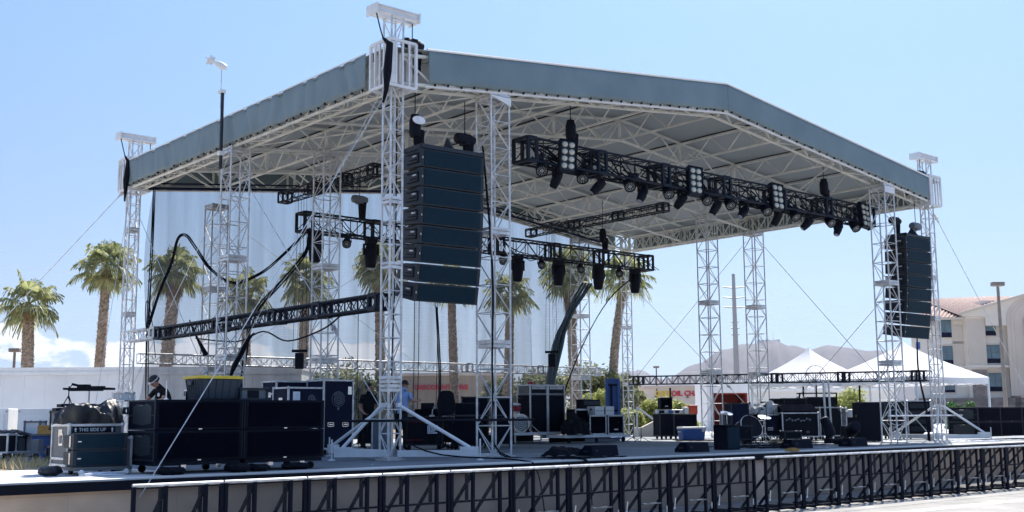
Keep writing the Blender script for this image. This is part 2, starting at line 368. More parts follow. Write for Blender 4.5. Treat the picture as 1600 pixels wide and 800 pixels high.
# mountain ranges
def ridge(name, pts, d0, depth, seed):
    rnd = random.Random(seed); mb = MB(); n = 60; m = 10
    def top(u):
        x = u*(len(pts)-1); i = min(int(x), len(pts)-2); t = x-i; t = t*t*(3-2*t)
        return pts[i][0]*(1-(x-i))+pts[i+1][0]*(x-i), pts[i][1]*(1-t)+pts[i+1][1]*t
    wig = [[rnd.uniform(-1, 1) for _ in range(m+1)] for _ in range(n+1)]
    def fn(u, v):
        px, py = top(u); p = fix(px, py, d0)
        i = int(round(u*n)); j = int(round(v*m)); q = (v-.55)/.45 if v > .55 else (v-.55)/.55
        prof = max(0, 1-abs(q)**1.25)
        g = gp(px, d0+depth*(v-.55)*1.0); hz = max(0, p.z-1.2)*prof
        nn = math.sin(u*31+v*3)*.05+math.sin(u*67+v*7+seed)*.035
        hz = hz*(1+(nn*2.2+wig[i][j]*.05)*(1-prof)*2)-2*(1 if prof <= 0 else 0)
        return (g.x, g.y, 1.2+hz)
    mb.grid(fn, n, m); o = mb.build(name, M['mount'], smooth=True); tag(o, kind='structure'); return o
ridge('mountain', [(960, 612), (1040, 590), (1090, 566), (1135, 543), (1165, 533), (1210, 529), (1240, 536), (1270, 541), (1305, 537), (1340, 541), (1375, 545), (1430, 560), (1500, 575), (1600, 598)], 4200, 1500, 3)
ridge('far_mountain', [(800, 615), (900, 600), (950, 584), (985, 577), (1000, 575), (1020, 582), (1035, 590), (1060, 612)], 7000, 1200, 5)
mb = MB(); c = fix(1201, 531, 4200)
for i in range(4):
    q = fix(1183+i*7+(4 if i > 1 else 0), 531, 4150); mb.bar(q-Vector((0, 0, 12)), q+Vector((0, 0, (10, 22, 10, 26)[i])), .8, 5)
for i in range(6): q = fix(1186+i*6, 531, 4150); mb.box(q.x-6, q.x+6, q.y-4, q.y+4, q.z-14, q.z-1+i % 3)
lone('radio_masts', mb, M['white'], 'tiny white radio masts and huts on the mountain summit', 'mast')
# ================================================================ THE STAGE STRUCTURE
def zig(mb, a0, a1, b0, b1, n, r, sides=5, posts=True, flip=0):
    """lacing between chord a (a0>a1) and chord b"""
    a0, a1, b0, b1 = map(Vector, (a0, a1, b0, b1))
    for i in range(n):
        t, u = i/n, (i+1)/n
        if (i+flip) % 2 == 0: mb.bar(a0.lerp(a1, t), b0.lerp(b1, u), r, sides, cap=False)
        else: mb.bar(b0.lerp(b1, t), a0.lerp(a1, u), r, sides, cap=False)
        if posts: mb.bar(a0.lerp(a1, t), b0.lerp(b1, t), r, sides, cap=False)
    if posts: mb.bar(a1, b1, r, sides, cap=False)
def tower(name, label, x, y, s, z1, bay, rc, rl, group='square truss towers holding up the stage roof', z0=DZ, plates=()):
    t = thing(name, label, 'truss tower', (x, y, z0), 0, group); h = z1-z0
    c = [(-s/2, -s/2), (s/2, -s/2), (s/2, s/2), (-s/2, s/2)]
    for cx, cy in c: MB().bar((cx, cy, 0), (cx, cy, h), rc, 8).build('leg', M['alu'], t, smooth=False)
    mb = MB(); n = max(4, round(h/bay))
    for k in range(4):
        a = c[k]; b = c[(k+1) % 4]
        zig(mb, (*a, .06), (*a, h-.06), (*b, .06), (*b, h-.06), n, rl, 5, True, k % 2)
    mb.build('bracing', M['alu'], t)
    for zp in plates:
        q = MB()
        for dz in (-.05, .05):
            for k in range(4):
                a = c[k]; b = c[(k+1) % 4]; q.flat((*a, zp-z0+dz), (*b, zp-z0+dz), .03, .07)
        q.box(-s/2+.04, s/2-.04, -s/2+.04, -s/2+.16, zp-z0-.03, zp-z0+.03); q.box(-s/2+.04, s/2-.04, s/2-.16, s/2-.04, zp-z0-.03, zp-z0+.03)
        q.build('joint_plate', M['alu'], t)
    MB().box(-s/2-.08, s/2+.08, -s/2-.08, s/2+.08, 0.001, .03).build('base_plate', M['alu'], t)
    return t
P4 = (3.5, 6.3, 9.0)
# the four corner masts: slim, rise through the roof
corner = {}
for key, (x, y), lab, pl in (('fl', (0, 0), 'tall slim white truss mast rising above the roof at its nearest corner', (2.95, 3.15, 5.9, 7.5)), ('fr', (W, 0), 'tall slim white truss mast rising above the right end of the roof front', (5.9, 7.5)),
                         ('bl', (0, D), 'tall slim white truss mast at the far left corner of the roof', (5.9, 8.9)), ('br', (W, D), 'slim truss mast at the far right back corner beside the leaning palm', (3.8, 6.6))):
    t = tower('truss_mast', lab, x, y, .35, 12.15 if key != 'br' else 11.2, .56, .028, .014, 'slim corner masts of the stage roof', plates=pl); corner[key] = t
    if key == 'br': continue
    mb = MB()          # head beams: two I sections
    for yy in (-.16, .16):
        for dz, hw in ((0, .07), (.17, .07)): mb.box(-.62, .62, yy-hw, yy+hw, 10.9+dz, 10.925+dz)
        mb.box(-.62, .62, yy-.012, yy+.012, 10.925, 11.07)
    mb.box(-.66, -.62, -.24, .24, 10.86, 11.12); mb.box(.62, .66, -.24, .24, 10.86, 11.12)
    mb.build('head_beam', M['alu_w'], t)
    mb = MB()          # sleeve block that slides on the mast
    zb, zt = 9.05, 10.2; q = .40
    for z in (zb, zt):
        for a, b in (((-q, -q), (q, -q)), ((q, -q), (q, q)), ((q, q), (-q, q)), ((-q, q), (-q, -q))): mb.flat((*a, z), (*b, z), .06, .07)
    for i in range(5):
        u = -q+2*q*i/4
        for a in (((u, -q), (u, q), (-q, u), (q, u)) if 0 < i < 4 else ((u, -q), (u, q))): mb.flat((*a, zb), (*a, zt), .045 if i % 4 else .07, .045 if i % 4 else .07, up=(0, 1, 0))
    mb.box(-q+.06, -q+.24, -q-.012, -q, zb+.05, zt-.05); mb.box(-q-.012, -q, -q+.06, -q+.26, zb+.05, zt-.05); mb.box(q, q+.012, q-.3, q-.08, zb+.05, zt-.05)
    mb.build('sleeve_block', M['alu_w'], t)
# outriggers under the two front masts
def outrigger(name, label, o, ends, zf):
    t = thing(name, label, 'outrigger', (*o, DZ), 0, 'white outrigger frames at the foot of the front masts')
    O = Vector((*o, 0))
    for e in ends:
        e = Vector((e[0], e[1], 0)); d = (e-O).normalized(); l = (e-O)
        mb = MB(); mb.flat(d*.2+Vector((0, 0, .16)), l+Vector((0, 0, .16)), .14, .15); mb.flat(l-d*.42+Vector((0, 0, .27)), l+Vector((0, 0, .27)), .16, .09)
        mb.build('base_arm', M['alu_w'], t)
        mb = MB(); mb.bar(l-d*.2+Vector((0, 0, .30)), d*.2+Vector((0, 0, zf)), .042, 8); mb.box(*(lambda p: (p.x-.05, p.x+.05, p.y-.05, p.y+.05, p.z-.05, p.z+.05))(d*.2+Vector((0, 0, zf)))); mb.build('strut', M['alu_w'], t)
        mb = MB(); mb.bar(l*1.0+d*.05+Vector((0, 0, .0)), l+d*.05+Vector((0, 0, .5)), .018, 8); mb.lathe([(.09, .001), (.09, .02), (.03, .04)], Matrix.Translation(l+d*.05)); mb.build('screw_jack', M['alu_w'], t)
    return t
outrigger('outrigger', 'white outrigger with long struts around the nearest front mast', (0, 0), [(-1.08, .75), (1.38, -1.62), (.55, 3.6), (-1.0, -1.2)][:3], 1.30)
outrigger('outrigger', 'white outrigger with a long strut beside the speakers under the right front mast', (W, 0), [(26.5, -1.3), (23.9, -.6), (25.4, 2.2)], 1.30)
# inner and side towers: wide section, up to the roof trusses
tl = {(0, YM): 'wide truss tower under the middle of the left roof edge, nearest the wind sensor pole', (3.2, 0): 'wide white truss tower at the front of the stage, right of the big hanging speakers',
      (3.2, YM): 'wide truss tower inside the stage just left of the nearest mast, behind the black truss', (3.2, D): 'wide truss tower at the back whose top ends just under the back curtain pipe',
      (22.0, 0): 'wide truss tower at the right front of the stage, left of the right hanging speakers', (22.0, YM): 'wide truss tower inside the right half, above the blue cooler',
      (22.0, D): 'wide truss tower at the back right, in front of the shaggy palm trunk', (W, YM): 'wide truss tower under the middle of the right roof edge, before the monopole'}
for (x, y), lab in tl.items():
    zt = 10.4 if x in (0, W) else 10.75
    if (x, y) == (3.2, D): zt = 10.2
    tower('truss_tower', lab, x, y, .62, zt, .74, .028, .0145, plates=(4.05, 7.0, zt-.1) if y != 0 else (4.1, 7.05, zt-.1))
# ---- the roof frame and its vinyl
roof = thing('stage_roof', 'low gabled stage roof of pale trusses under grey vinyl with slate side panels', 'stage roof', (W/2, D/2, 10.4)); roof['_o'] = (W/2, D/2, 10.4)
def zt(x): return 11.15+1.45*(1-abs(x-W/2)/(W/2))       # top chord height
DEP = .74
YR = (0.0, 4.4, 8.4, 12.4, D)
for yi, y in enumerate(YR):
    mb = MB(); web = MB()
    lanes = (y-.28, y+.28) if yi in (0, 4) else (y,)
    for yy in lanes:
        for x0, x1 in ((.0, W/2), (W/2, W)):
            for dz in (0, -DEP): mb.bar((x0, yy, zt(x0)+dz), (x1, yy, zt(x1)+dz), .052, 6)
            n = 12; A = (x0, yy, zt(x0)); B = (x1, yy, zt(x1)); A2 = (x0, yy, zt(x0)-DEP); B2 = (x1, yy, zt(x1)-DEP)
            zig(web, A, B, A2, B2, n, .032, 5, False)
            for i in range(0, n+1, 3): p = Vector(A).lerp(Vector(B), i/n); web.flat(p, p-Vector((0, 0, DEP)), .07, .07, up=(0, 1, 0))
    if len(lanes) == 2:
        for x0, x1 in ((0, W/2), (W/2, W)):
            for dz in (0, -DEP):
                zig(web, (x0, lanes[0], zt(x0)+dz), (x1, lanes[0], zt(x1)+dz), (x0, lanes[1], zt(x0)+dz), (x1, lanes[1], zt(x1)+dz), 12, .02, 5, True)
    r_ = mb.build('rafter_truss', M['roofalu'], roof, world=True); web.build('rafter_web', M['roofalu'], r_).location = (0, 0, 0)
    wo = r_.children[0]
    for v in wo.data.vertices: v.co -= Vector(roof['_o'])*S
for xi in range(9):
    x = W*xi/8; mb = MB(); web = MB(); lanes = (x-.22, x+.22) if xi in (0, 8) else (x,)
    for xx in lanes:
        z = zt(min(max(xx, 0), W))-.06
        if xi in (0, 8): z = 11.06
        for dz in (0, -DEP+.06): mb.bar((xx, .3, z+dz), (xx, D-.3, z+dz), .046, 6)
        for k in range(4):
            y0, y1 = YR[k], YR[k+1]
            zig(web, (xx, y0, z), (xx, y1, z), (xx, y0, z-DEP+.06), (xx, y1, z-DEP+.06), 6 if len(lanes) == 1 else 8, .026, 5, len(lanes) == 2)
            if len(lanes) == 1: web.flat((xx, y0, z), (xx, y0, z-DEP), .08, .08, up=(0, 1, 0))
    if len(lanes) == 2:
        for dz in (0, -DEP+.06): zig(web, (lanes[0], .3, 11.06+dz), (lanes[0], D-.3, 11.06+dz), (lanes[1], .3, 11.06+dz), (lanes[1], D-.3, 11.06+dz), 22, .018, 5, True)
    p_ = mb.build('purlin_truss', M['roofalu'], roof, world=True); wo = web.build('purlin_web', M['roofalu'], p_)
    for v in wo.data.vertices: v.co -= Vector(roof['_o'])*S
# flat wind braces in the plane of the bottom chords
mb = MB()
for (xa, ya, xb, yb) in ((3.15, 0, 0, 4.4), (3.15, 4.4, 0, 8.4), (22.05, 0, W, 4.4), (6.3, 0, 3.15, 4.4), (18.9, 0, 22.05, 4.4), (0, 12.4, 3.15, D), (9.45, 4.4, 6.3, 8.4), (15.75, 4.4, 18.9, 8.4)):
    mb.bar((xa, ya, zt(xa)-DEP), (xb, yb, zt(xb)-DEP), .028, 5)
mb.build('wind_brace', M['roofalu'], roof, world=True)
# canopy skin with shallow sag between rafters
mb = MB(); OV = .40
def skin(x, y):
    sag = .07*abs(math.sin(math.pi*(y)/4.1))*min(1, min(abs(x+OV), abs(W+OV-x))/1.5)
    return (x, y, zt(min(max(x, -OV), W+OV))+.14-sag*(1 if 0 < y < D else 0))
mb.grid(lambda u, v: skin(-OV+(W+2*OV)*u, -OV+(D+2*OV)*v), 48, 40)
mb.build('canopy', M['canopy'], roof, world=True, smooth=False, solid=.012)
# dark seams of the canopy sheets riding over the top chords
mb = MB()
for y in YR[1:4]:
    for x0, x1 in ((0, W/2), (W/2, W)): mb.flat((x0, y+.09, zt(x0)+.05), (x1, y+.09, zt(x1)+.05), .09, .03)
for xi in range(1, 8): x = W*xi/8; mb.flat((x+.09, 0, zt(x)+.05), (x+.09, D, zt(x)+.05), .07, .03, up=(0, 0, 1))
mb.build('seam_strap', M['black'], roof, world=True)
def valance(p0, p1, z0, z1, nrm, seed, amp=.02):
    """hanging vinyl side panel from p0 to p1; z0,z1 top heights; 0.85 deep"""
    rnd = random.Random(seed); ph = [rnd.uniform(0, 6.28) for _ in range(6)]
    L_ = (Vector(p1)-Vector(p0)).length; N_ = int(L_*14); creases = [(rnd.uniform(0, 1), rnd.uniform(-.5, .5), rnd.uniform(.3, 1)) for _ in range(int(L_*1.3))]
    def fn(u, v):
        x = p0[0]+(p1[0]-p0[0])*u; y = p0[1]+(p1[1]-p0[1])*u; top = z0+(z1-z0)*u
        s_ = u*L_; d = amp*(math.sin(s_*4.1+ph[0]+v*1.3)+.6*math.sin(s_*9.3+ph[1]-v*2))*(0.25+.75*v)*.6
        for c, sl, a in creases:
            q = (u-c)*L_-sl*(v-.3)*.9
            if abs(q) < .25: d += -a*amp*1.1*math.exp(-(q/.10)**2)
        return (x+nrm[0]*d, y+nrm[1]*d, top-.86*v+(.012*math.sin(s_*6+ph[2]) if v == 1 else 0))
    mb = MB(); mb.grid(fn, N_, 6); o = mb.build('valance', M['slate'], roof, world=True, smooth=True, solid=.01)
    # ties along the foot of the panel
    t = MB(); k = int(L_/.42)
    for i in range(k):
        u = (i+.5)/k; p = Vector(fn(u, 1.0)); t.lathe([(.02, -.05), (.035, 0), (.02, .045)], Matrix.Translation(p-Vector(nrm+(0,))*.02), 6); t.bar(p, p-Vector((nrm[0]*.12, nrm[1]*.12, .03)), .008, 4)
    q = t.build('eyelet_tie', M['black'], o)
    for v in q.data.vertices: v.co -= Vector(roof['_o'])*S
E0, PK = 11.30, 12.76
valance((.80, -OV, 0), (W/2, -OV, 0), E0+.09, PK, (0, -1), 1, .010); valance((W/2, -OV, 0), (W-.45, -OV, 0), PK, E0+.05, (0, -1), 2, .010)
valance((-OV, D-.25, 0), (-OV, .62, 0), E0, E0, (-1, 0), 3, .045); valance((W+OV, .5, 0), (W+OV, D-.2, 0), E0, E0, (1, 0), 4)
valance((.3, D+OV, 0), (W/2, D+OV, 0), E0+.03, PK, (0, 1), 5); valance((W/2, D+OV, 0), (W-.3, D+OV, 0), PK, E0+.03, (0, 1), 6)
mb = MB()       # white tubes along the roof rim stand in for the fabric's sunlit edge
mb.tube([(.75, -OV, E0+.10), (W/2, -OV, PK+.015), (W-.4, -OV, E0+.07)], .035, 6); mb.tube([(-OV, .6, E0+.02), (-OV, D-.2, E0+.02)], .02, 6); mb.tube([(W+OV, .5, E0+.02), (W+OV, D-.2, E0+.02)], .02, 6)
mb.build('sunlit_rim', M['white'], roof, world=True)
mb = MB()       # front lower pipe and white corner gussets
for y in (-.30,):
    mb.tube([(.75, y, zt(.75)-DEP-.02), (W/2, y, zt(W/2)-DEP-.02), (W-.45, y, zt(W-.45)-DEP-.02)], .045, 8)
for i in range(1, 16):
    x = W*i/16; z = zt(x)-DEP
    for k in (-.16, -.06, .05, .15): mb.flat((x+k*.4, -.33, z-.02), (x+k, -.33, z+.2), .05, .012, up=(0, 1, 0))
mb.build('front_pipe', M['alu_w'], roof, world=True)
mb = MB()       # wedge shaped white top plates over the two front towers
for x in (3.2, 22.0): mb.prism([(x-.34, 10.64), (x+.34, 10.64), (x+.34, 10.42), (x-.34, 10.64-.02)] if x < 10 else [(x-.34, 10.64), (x+.34, 10.64), (x+.34, 10.4), (x-.34, 10.40)], -.36, -.34, 'y')
mb.build('gusset_plate', M['alu_w'], roof, world=True)
# ---- black and silver box trusses
def box_truss(name, label, a, b, w, h, mat, bay=.5, rc=.03, rl=.015, group=None, cat='truss', plates=(), matp=None, up=(0, 0, 1), posts=True):
    a = Vector(a); b = Vector(b); t = thing(name, label, cat, tuple((a+b)/2), 0, group); O = (a+b)/2
    d = (b-a).normalized(); u = d.cross(Vector(up)).normalized(); q = u.cross(d)
    c = [u*i*w/2+q*j*h/2 for i, j in ((-1, -1), (1, -1), (1, 1), (-1, 1))]; A = a-O; B = b-O
    mb = MB()
    for k in c: mb.bar(A+k, B+k, rc, 8)
    mb.build('chords', mat, t)
    mb = MB(); n = max(2, round((B-A).length/bay))
    for k in range(4): zig(mb, A+c[k], B+c[k], A+c[(k+1) % 4], B+c[(k+1) % 4], n, rl, 5, posts, k % 2)
    mb.build('lacing', mat, t)
    for p in plates:
        m_ = MB(); P = A.lerp(B, p); l = .16
        for k in range(4): m_.flat(P-d*l+c[k], P+d*l+c[k], rc*2.6, rc*2.6)
        for s_ in (-1, 1):
            for e in (-l, l): m_.flat(P+d*e+c[0 if s_ < 0 else 1], P+d*e+c[3 if s_ < 0 else 2], rc*2.4, rc*2.4, up=d); m_.flat(P+d*e+c[0 if s_ < 0 else 3], P+d*e+c[1 if s_ < 0 else 2], rc*2.4, rc*2.4, up=d)
        m_.build('end_frame', matp or mat, t)
    return t
BT = M['blacktruss']
LT1Y, LT1Z = 1.0, 9.73
box_truss('lighting_truss', 'long black box truss hung across the front of the stage, crowded with lamps and blinders', (5.0, LT1Y, LT1Z), (22.6, LT1Y, LT1Z), .62, .66, BT, .62, .035, .018, 'black lighting trusses', plates=(.012, .17, .33, .5, .67, .83, .988))
LT2Y, LT2Z = 11.0, 8.89
box_truss('lighting_truss', 'long black box truss hung across the rear of the stage with big drooping moving heads', (3.7, LT2Y, LT2Z), (21.15, LT2Y, LT2Z), .55, .62, BT, .62, .033, .017, 'black lighting trusses', plates=(.012, .17, .33, .5, .67, .83, .988))
box_truss('lighting_truss', 'short bare black truss hung lengthwise under the right half of the roof', (15.5, 12.6, 9.88), (15.5, 4.9, 9.88), .30, .30, BT, .36, .022, .011, 'black lighting trusses', plates=(.02, .36, .68, .98))
box_truss('lighting_truss', 'short bare black truss hung lengthwise under the left roof, ending over the curtain', (4.0, 12.7, 10.0), (4.0, 6.7, 10.0), .36, .34, BT, .36, .022, .011, 'black lighting trusses', plates=(.02, .36, .68, .98))
box_truss('side_truss', 'black box truss crossing low along the left side of the stage', (0, .28, 5.06), (0, 13.6, 5.06), .36, .34, BT, .3, .034, .014, 'low trusses tying the towers', plates=(.02, .22, .40, .66, .98))
box_truss('side_truss', 'short silver truss clamped to the far left mast in line with the black one', (0, 13.62, 5.10), (0, 16.2, 5.10), .36, .34, M['alu'], .4, .034, .016, 'low trusses tying the towers', plates=(.05,))
box_truss('rear_truss', 'long silver box truss crossing low behind the stage in front of the curtain', (.3, 16.0, 4.36), (23.1, 16.0, 4.36), .34, .34, M['alu'], .42, .026, .013, 'low trusses tying the towers', plates=(.28, .46, .64, .82, .98))
box_truss('side_truss', 'black box truss crossing low along the right side in front of the tents', (W, .3, 3.72), (W, 16.1, 3.98), .34, .38, BT, .36, .03, .013, 'low trusses tying the towers', plates=(.03, .24, .45, .66, .97))
# horizontal scaffold tube across the front of the two near towers
mb = MB(); mb.bar((-1.6, -.42, 2.18), (4.2, -.42, 2.18), .032, 8); mb.bar((.05, -.42, 2.18), (.25, -.42, 2.18), .06, 8); mb.bar((3.05, -.42, 2.18), (3.3, -.42, 2.18), .055, 8)
lone('scaffold_tube', mb, M['black'], 'dark scaffold tube clamped across the near mast and the tower right of it', 'tube')
# ---- hoists
def hoist(label, p, ztop, zhook, vertical=False, bag=True, silver=False):
    t = thing('chain_hoist', label, 'chain hoist', p, 0, 'electric chain hoists of the rigging')
    mb = MB(); Mx = Matrix.Rotation(R(90), 4, 'Y') if not vertical else Matrix()
    mb.lathe([(.04, -.30), (.125, -.28), (.15, -.2), (.15, .16), (.13, .2), (.11, .3), (.04, .32)], Mx, 14); mb.box(-.09, .09, -.13, .13, -.16, .12)
    mb.build('motor', M['grey'] if silver else M['black'], t, smooth=False)
    mb = MB(); mb.bar((0, 0, .1), (0, 0, ztop-p[2]), .014, 5); mb.bar((0, 0, -.1), (0, 0, zhook-p[2]), .014, 5); mb.build('chain', M['black'], t)
    if bag:
        mb = MB(); mb.lathe([(.09, -.75), (.13, -.72), (.15, -.4), (.17, -.12), (.15, -.08)], Matrix.Translation((.12, .0, 0)), 10, squash=.7); mb.build('chain_bag', M['rubber'], t)
    return t
hoist('black chain hoist under the head beam of the nearest mast', (.50, -.1, 11.55), 12.1, 10.6)
hoist('black chain hoist under the head beam of the right front mast', (W-.5, -.1, 11.5), 12.1, 10.6, bag=False)
hoist('grey chain hoist under the head beam of the far left mast', (.5, D-.1, 11.5), 12.1, 10.7, bag=False, silver=True)
hoist('black chain hoist lying over the right corner of the near speaker array', (2.45, .25, 9.48), 10.5, 9.0)
th_ = hoist('upright chain hoist with a white oval plate over the near array, left corner', (.92, .35, 9.6), 10.5, 9.0, True)
mb = MB(); mb.lathe([(.15, 0), (.15, .02), (.08, .03)], Matrix.Translation((-.02, -.19, .12)) @ Matrix.Rotation(R(90), 4, 'X') @ Matrix.Diagonal((1.3, .7, 1, 1)), 16); mb.build('name_plate', M['paper'], th_)
hoist('dark hoist over the front left end of the front lighting truss', (7.0, LT1Y, 10.62), 11.6, 10.0, True)
hoist('dark hoist near the right end of the front lighting truss', (19.8, LT1Y, 10.55), 11.4, 10.0, True)
hoist('grey hoist hanging over the left part of the rear lighting truss', (6.1, LT2Y, 9.95), 11.0, 9.15, silver=True)
hoist('dark hoist hanging over the right part of the rear lighting truss', (18.3, LT2Y, 9.85), 11.4, 9.15, True)
hoist('black hoist on the left of the right speaker array', (23.35, .3, 9.58), 10.5, 8.95)
hoist('pale striped hoist on the right of the right speaker array', (24.3, 0, 9.42), 10.4, 8.95, bag=False, silver=True)
# strap down the outside of mast heads
for (x, y), lab in (((0, 0), 'black ratchet strap hanging from the head beam of the nearest mast'), ((0, D), 'black ratchet strap hanging from the head beam of the far left mast')):
    mb = MB(); mb.tube([(x-.6, y-.1, 12.2), (x-.5, y-.15, 11.75), (x-.45, y-.2, 11.5)], .018, 5); mb.tube([(x-.45, y-.2, 11.5), (x-.40, y-.42, 11.3), (x-.46, y-.42, 10.6), (x-.44, y-.35, 10.15), (x-.36, y-.1, 9.9)], .07, 6, [.03, .09, .11, .06, .03])
    lone('ratchet_strap', mb, M['rubber'], lab, 'strap')
# wind sensor pole on the left roof edge
t = thing('wind_sensor', 'white torpedo shaped wind sensor on a thin pole strapped to the left roof edge', 'wind sensor', (-.6, 8.2, 9.9))
MB().bar((0, 0, -.25), (0, 0, 2.15), .05, 8).build('mast_tube', M['cab'], t)
MB().bar((.0, .12, 1.6), (.0, .12, 2.85), .012, 6).build('rod', M['alu'], t)
mb = MB(); Mx = Matrix.Translation((0, .15, 2.98)) @ Matrix.Rotation(YAW-math.pi/2, 4, 'Z') @ Matrix.Rotation(R(-62), 4, 'Y')
mb.lathe([(.01, -.2), (.08, -.16), (.11, -.05), (.10, .08), (.06, .2), (.04, .28), (.035, .36)], Mx, 14)
mb.box(-.13, .13, -.012, .012, .26, .42, Mx); mb.box(-.012, .012, -.13, .13, .26, .42, Mx); mb.build('sensor_body', M['white'], t)
mb = MB()
for k in range(3):
    a = k*2.1+.4; mb.flat(Mx @ Vector((0, 0, .44)), Mx @ Vector((math.cos(a)*.2, math.sin(a)*.2, .46)), .05, .012)
mb.build('propeller', M['white'], t)
mb = MB(); mb.box(-.09, .09, -.06, .14, 2.08, 2.18); mb.box(-.08, .08, -.08, .08, .15, .28); mb.build('clamp', M['white'], t)
# ---- scrim curtain across the back: gathered and pulled aside on the right
edge = [(11.9, 22.7), (10.50, 22.75), (9.6, 22.9), (8.6, 21.9), (7.4, 20.9), (6.2, 20.15), (5.0, 19.7), (3.6, 19.4), (1.3, 19.3)]
def ex_(z):
    for (z0, x0), (z1, x1) in zip(edge, edge[1:]):
        if z <= z0 and z >= z1: return x0+(x1-x0)*(z0-z)/(z0-z1)
    return edge[-1][1]
def scr(u, v):
    zt0 = 10.30; z = zt0-9.0*v; x0 = .50-.35*v-.15*math.sin(v*7); x1 = ex_(z); x = x0+(x1-x0)*u
    g = 0.05+.16*max(0, u-.55)*2+.1*math.exp(-u*9)*v
    ztp = zt(min(max(x, 0), W))-DEP-.10; z = ztp-(ztp-1.30)*v
    return (x, 15.72+g*(math.sin(x*5.1+v*1.2)+.5*math.sin(x*11.7-v*.7+1))-.35*math.exp(-((u-.98)/.05)**2)*v, z)
mb = MB(); mb.grid(scr, 220, 14); sc_o = thing('scrim_curtain', 'sheer grey mesh curtain hanging across the back of the stage', 'curtain', (11, 15.72, 1.3))
mb.build('cloth', M['scrim'], sc_o, world=True, smooth=True)
mb = MB(); zq = lambda x: zt(x)-DEP-.08; mb.tube([(.3, 15.72, zq(.3)), (W/2, 15.72, zq(W/2)), (22.8, 15.72, zq(22.8))], .055, 8); mb.tube([(.3, 15.6, zq(.3)+.16), (W/2, 15.6, zq(W/2)+.16), (22.8, 15.6, zq(22.8)+.16)], .03, 6); mb.build('hanging_pipe', M['bluedark'], sc_o, world=True)
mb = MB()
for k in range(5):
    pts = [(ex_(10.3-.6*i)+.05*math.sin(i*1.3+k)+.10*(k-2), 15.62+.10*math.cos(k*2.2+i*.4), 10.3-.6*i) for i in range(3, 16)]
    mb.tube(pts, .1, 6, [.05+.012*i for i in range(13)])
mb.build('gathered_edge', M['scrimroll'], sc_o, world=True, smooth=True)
# ---- guy wires
def rope(label, a, b, r=.012, sag=0, cat='guy wire', name='guy_wire', mat='alu', group=None, turn=None):
    a = Vector(a); b = Vector(b); mb = MB()
    mb.tube([a.lerp(b, i/12)-Vector((0, 0, sag*math.sin(math.pi*i/12))) for i in range(13)], r, 5)
    if turn:
        for q in turn:
            p = a.lerp(b, q); d = (b-a).normalized(); mb.bar(p-d*.22, p+d*.22, .035, 6); mb.bar(p-d*.05, p+d*.05, .07, 6)
    return lone(name, mb, M[mat] if isinstance(mat, str) else mat, label, cat, group)
G = 'steel guy wires bracing the masts'
far = fix(0, 505, 42)
rope('steel wire slanting from the far left mast down to the left across the palms', (-.3, D, 10.35), far+(far-Vector((-.3, D, 10.35)))*.5, .014, 0, group=G, turn=(.02,))
rope('second thinner wire running down left of the far left mast to the ground', (-.2, D-.2, 10.2), gp(140, 37, 1.2), .009, group=G)
rope('pale guy wire from the near mast head down over the stage edge before the subwoofers', (-.3, -.1, 10.1), (-7.68, -3.9, .95), .0095, group=G)
rope('steel wire falling left from the near mast head behind the black side truss', (-.3, .2, 10.1), (-.4, 10.2, 1.5), .010, group=G)
rope('steel wire slanting from the right front mast head down past the hotel roof', (W+.25, -.1, 10.15), gp(1640, 50, 1.2), .014, group=G, turn=(.03,))
rope('right wire of the crossing pair over the left tent, falling to the right', (W, YM, 10.3), (W+.1, .6, 1.6), .013, group=G, turn=(.75,))
rope('wire crossing over the left tent, rising to the right', (W+.05, .2, 8.6), (W+.1, 8.0, 1.6), .013, group=G, turn=(.8,))
rope('wire falling to the right between the rear right mast and the inner right tower', (W, D, 9.0), (W+.1, YM+.2, 2.2), .012, group=G, turn=(.8,))
rope('wire rising to the right behind the inner right tower', (W, YM+.4, 10.0), (W+.1, D-.4, 4.1), .012, group=G)
rope('left falling wire of the cross seen through the curtain', (0, D-.3, 9.6), (.05, YM+.3, 2.2), .011, group=G, turn=(.8,))
rope('rising wire of the cross seen through the curtain, left of the middle tower', (0, D-.4, 3.2), (.05, YM+.3, 9.6), .011, group=G)
rope('wire falling from the left middle tower towards the near mast', (0, YM-.3, 9.6), (0.05, .4, 2.4), .011, group=G, turn=(.7,))
rope('wire crossing between back towers, seen through the curtain at centre left', (3.4, D-.1, 9.8), (12.5, D-.1, 4.4), .010, group=G)
rope('wire crossing between back towers the other way, through the curtain', (12.4, D-.15, 9.8), (3.5, D-.15, 4.4), .010, group=G)
# chains and ratchets low on the left side truss
mb = MB(); pts = [fix(790/4+200, 520, 33), fix(388, 530, 33), fix(378, 548, 33), fix(366, 572, 33), fix(360, 588, 33)]
mb.tube(pts, .05, 6, [.02, .06, .10, .08, .04]); lone('cable_bunch', mb, M['rubber'], 'knotted black chains and straps hanging under the black side truss above the yellow lidded tub', 'cable')
mb = MB(); pts = [fix(296, 500, 36), fix(308, 528, 36), fix(322, 555, 36)]
mb.tube(pts, .05, 6, [.02, .04, .09]); lone('ratchet_strap', mb, M['rubber'], 'black ratchet hanging in front of the middle left tower below the side truss', 'strap')
